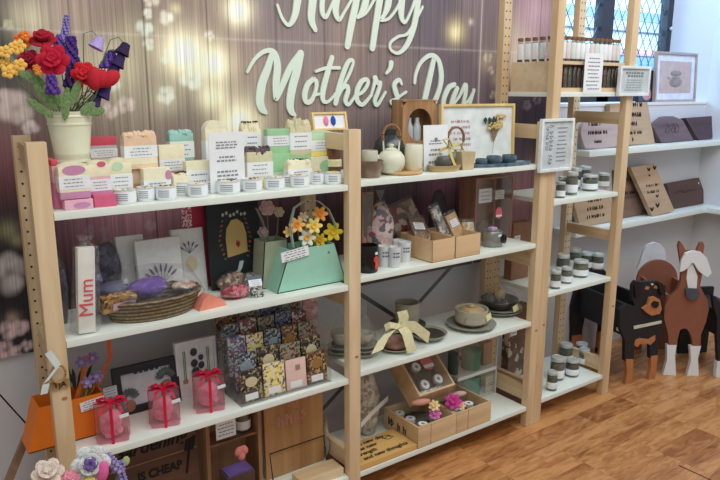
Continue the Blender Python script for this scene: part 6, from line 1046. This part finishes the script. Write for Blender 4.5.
q = MB(); board_on(q, [(641, 308), (646, 304), (648, 297), (653, 296), (658, 299), (660, 308), (658, 313), (650, 315), (645, 312)], P0, dd, .012, -.012); q.build('muzzle', DT, t)
bpart('nose', [(649, 303), (652, 300), (656, 301), (656, 305), (653, 307), (650, 306)], P0, dd, .006, -.018, mat('dog_nose', (22, 20, 22), .4), t); bpart('ear', [(633, 284), (640, 283), (639, 293), (634, 297)], P0, dd, .012, -.012, mat('dog_nose', (22, 20, 22), .4), t); bpart('ear', [(656, 283), (664, 285), (663, 296), (659, 294)], P0, dd, .012, -.012, mat('dog_nose', (22, 20, 22), .4), t)
[bpart('brow', [(x-2.6, y+1), (x-1, y-1.8), (x+2.4, y-1.2), (x+1, y+1.8)], P0, dd, .002, -.0022, DT, t) for x, y in ((647, 288), (656, 287))]; bpart('white_spot', [(650.5, 284), (652, 283), (653.5, 284), (652, 285.5)], P0, dd, .002, -.0024, mat('collar_cream', (205, 200, 180), .6), t); bpart('collar', [(633.5, 326), (661, 320.5), (661, 323), (633.5, 329)], P0, dd, .004, -.004, mat('collar_cream', (205, 200, 180), .6), t)
u0, u1 = onp(627, 340, P0, dd)[0], onp(658, 340, P0, dd)[0]; zt_, zb_ = onp(640, 309, P0, dd)[1], onp(640, 336, P0, dd)[1]; Ld = .36
q = MB(); q.box(u0, u0+.014, .02, Ld, zb_, zt_+.02); q.box(u1-.014, u1, .02, Ld, zb_, zt_+.02); q.box(u0+.014, u1-.014, .02, Ld, zb_, zb_+.014); q.build('trough', mat('trough_black', (38, 38, 42), .6), t); MB().box(u0-.001, u0, .05, .075, zb_+.012, zb_+.028).build('white_label', PAPER, t)
q = MB(); uc = (u0+u1)/2; hw = (u1-u0)/2
q.prism([(uc-hw*1.25, 0), (uc-hw*.55, 0), (uc-hw*.6, .14), (uc-hw*.5, zb_-.02), (uc+hw*.5, zb_-.02), (uc+hw*.6, .14), (uc+hw*.55, 0), (uc+hw*1.25, 0), (uc+hw*1.3, .15), (uc+hw*1.45, zb_+.04), (uc+hw*1.1, zt_+.05), (uc+hw*.4, zt_+.10), (uc-hw*.4, zt_+.10), (uc-hw*1.1, zt_+.05), (uc-hw*1.45, zb_+.04), (uc-hw*1.3, .15)], Ld, Ld+.02); q.build('rear_board', DB, t)
[B(uc+s*hw*.92-hw*.36, uc+s*hw*.92+hw*.36, Ld-.0008, Ld+.0208, 0, .12).build('rear_foot', DT, t) for s in (-1, 1)]
# horse
F0, F1 = onz(669, 375.5, 0), onz(694, 377.5, 0); dd = np.array([.80, -.60]); ang = math.atan2(dd[1], dd[0]); P0 = (F0[0], F0[1], 0); HBm = mat('horse_brown', (140, 86, 66), .6, var=.05); HW = mat('horse_white', (226, 228, 230), .6, var=.03)
t = planter('chestnut wooden horse planter with white mane and white feet', P0, ang, 'horse_planter'); q = MB()
# one outline in the board's plane, symmetric feet
board_on(q, [(669, 346), (676, 346), (678, 338), (680, 330), (683, 328.5), (687, 329), (690, 333), (692, 338), (693, 346), (700.5, 346), (701, 335), (706, 322), (709, 309), (708, 300), (704, 294), (700, 286), (702, 275), (701, 262), (703.5, 252), (704.5, 246), (703, 242), (700.5, 243), (697, 251), (686, 250.5), (682.5, 244), (680, 241.5), (678.5, 246), (680, 256), (682, 268), (681, 281), (678, 290), (670, 297), (665, 306), (664, 318), (668, 333)], P0, dd, .02); q.build('front_board', HBm, t)
bpart('white_foot', [(667, 345), (676.5, 345), (675, 356), (676, 375.5), (663, 375), (667, 360)], P0, dd, .022, -.001, HW, t); bpart('white_foot', [(690, 346), (701, 346), (698, 358), (698.5, 377), (687, 376.3), (691, 360)], P0, dd, .022, -.001, HW, t)
bpart('blaze', [(687, 262), (691, 261), (694, 268), (697, 276), (696, 290), (688, 290), (686, 278), (687, 270)], P0, dd, .006, -.006, HW, t); bpart('mane', [(678, 271), (680, 259), (684, 252), (691, 250), (699, 251), (705, 257), (708, 266), (710, 272), (706, 276), (702, 274), (697, 270), (692, 262), (690, 262), (686, 267), (682, 270)], P0, dd, .012, -.018, HW, t)
q = MB(); board_on(q, [(684, 288), (688, 287.5), (696, 288), (698, 293), (696, 297.5), (690, 299), (685, 296)], P0, dd, .012, -.018); q.build('grey_muzzle', mat('muzzle_grey', (72, 78, 88), .6), t)
u0, u1 = onp(666, 320, P0, dd)[0], onp(707, 320, P0, dd)[0]; uc = (u0+u1)/2-.01; hw = (u1-u0)/2*.9; zb_, zt_ = onp(686, 326, P0, dd)[1], onp(686, 296, P0, dd)[1]; Lh = .34
q = MB(); q.box(uc-hw, uc-hw+.014, .02, Lh, zb_, zt_); q.box(uc+hw-.014, uc+hw, .02, Lh, zb_, zt_); q.box(uc-hw+.014, uc+hw-.014, .02, Lh, zb_, zb_+.014); q.build('trough', HBm, t)
q = MB(); q.prism([(uc-hw*1.1, 0), (uc-hw*.55, 0), (uc-hw*.5, zb_-.02), (uc+hw*.5, zb_-.02), (uc+hw*.55, 0), (uc+hw*1.1, 0), (uc+hw*1.05, .12), (uc+hw*1.2, zb_)]+[(uc+hw*1.2*math.cos(a), zt_-.02+.11*math.sin(a)) for a in np.linspace(.1, PI-.1, 12)]+[(uc-hw*1.2, zb_), (uc-hw*1.05, .12)], Lh, Lh+.02); q.build('rear_board', HBm, t)
zt2 = zt_+.09; q = MB(); q.prism([(uc-hw*.9, zt2-.05), (uc-hw*1.15, zt2-.055), (uc-hw*1.0, zt2+.0), (uc-hw*.9, zt2+.045), (uc-hw*.66, zt2+.075), (uc-hw*.3, zt2+.088), (uc+hw*.08, zt2+.08), (uc+hw*.35, zt2+.055), (uc+hw*.5, zt2+.01), (uc+hw*.4, zt2-.04), (uc+hw*.0, zt2-.03), (uc-hw*.35, zt2-.02), (uc-hw*.5, zt2-.05)], Lh+.02, Lh+.04); q.build('tail', mat('tail_white', (206, 208, 212), .6), t)
# black planter at the edge
P0 = tuple(onz(716, 377, 0)); t = thing('dog_planter', 'black wooden planter with a white paw at the far right edge', 'planter', P0, -.5); q = MB(); q.prism([(0, .08), (-.02, .20), (-.03, .30), (-.055, .36), (-.07, .42), (-.005, .36), (.03, .42), (.12, .42), (.17, .36), (.17, .2), (.16, .0), (.11, 0), (.10, .18), (.05, .18), (.05, .08)], 0, .02); q.build('front_board', DB, t); B(-.003, .053, -.001, .021, 0, .082).build('white_paw', HW, t); q = MB(); q.box(.0, .14, .02, .30, .2, .32); q.build('trough', mat('trough_black', (38, 38, 42), .6), t); B(-.01, .15, .30, .32, 0, .36).build('rear_board', DB, t)
# ---------------------------------------------------------------- foreground flowers, stand
vx = P(90, 500, -.16); t = thing('floor_vase', 'tall vase below the crochet flowers in the lower left corner', 'vase', (vx[0], -.16, 0)); MB().lathe([(0, 0), (.06, 0), (.075, .1), (.06, .28), (.05, .34), (.045, .34), (.05, .28), (0, .02)], 28).build('vase', mat('vase_clay', (200, 190, 175), .6), t); base = (vx[0], -.16, .32); G = 'crochet flowers in the lower left corner'; mF = mpp(*P(90, 463, -.15))
rose('big white crochet rose with a purple heart', P(91, 464, -.15), 20*mF, (216, 216, 212), base, (-.25, -.85, .45), (112, 88, 150), G)
rose('cream and peach crochet rose at the lower left', P(48, 473, -.14), 16*mF, (226, 206, 190), base, (-.1, -.6, .8), None, G); rose('small pink crochet rose between the cream and the white ones', P(70, 479, -.16), 10*mF, (236, 150, 165), base, (-.1, -.6, .7), None, G); rose('soft yellow crochet bloom under the white rose', P(90, 482, -.17), 9*mF, (240, 220, 130), base, (-.1, -.7, .6), None, G)
t = thing('crochet_tulip', 'hot pink closed crochet tulip bud', 'flower', P(103, 472, -.18), 0, G); MB().ball((0, 0, 0), (5.5*mF, 5*mF, 12*mF), 2, T=Matrix.Rotation(.2, 4, 'Y')).build('petals', mat('yarn_hotpink', (232, 105, 165), .9, bump=.5, sc=220), t); stem(t, P(103, 472, -.18), base)
spike('lilac crochet hyacinth drooping left of the gardening sign', P(118, 470, -.14), P(108, 455, -.14), 7*mF, (165, 150, 200), base, G, 6, 'crochet_hyacinth'); spike('lilac crochet hyacinth nearest the gardening sign', P(122, 482, -.14), P(121, 462, -.14), 6*mF, (160, 145, 198), base, G, 6, 'crochet_hyacinth'); spike('small lilac crochet hyacinth behind the white rose', P(100, 462, -.12), P(99, 455, -.12), 7*mF, (160, 145, 195), base, G, 4, 'crochet_hyacinth')
t = thing('crochet_leaves', 'pale green crochet leaf above the lilac hyacinths', 'leaves', P(126, 461, -.14), 0); MB().ball((0, 0, 0), (4*mF, .003, 5.5*mF), 2).build('leaf', mat('yarn_paleleaf', (176, 190, 130), .9, bump=.5), t); stem(t, P(126, 461, -.14), base)
a, b_ = P(30, 428, .27), P(8, 482, .16); d = (np.array(b_)-np.array(a)); d = d/-d[2]; foot = np.array(a)+d*a[2]; t = thing('folding_stand', 'brown wooden leg of a folding stand at the lower left edge', 'stand', (foot[0], foot[1], 0)); o = (a[0]-foot[0], a[1]-foot[1], a[2])
q = MB(); q.tube([(0, 0, .004), o], .013, 4); q.build('leg', wood('stand_brown', (150, 118, 90), (110, 82, 60), 'Z'), t); MB().ball(o, .016, 1).build('hinge', wood('cane', (176, 128, 96), (120, 80, 58), 'X', 3), t)
w1 = tuple(np.array(P(-8, 386, .30))-np.array([foot[0], foot[1], 0])); MB().tube([w1, o], .0022, 6).build('dark_cord', INKB, t)
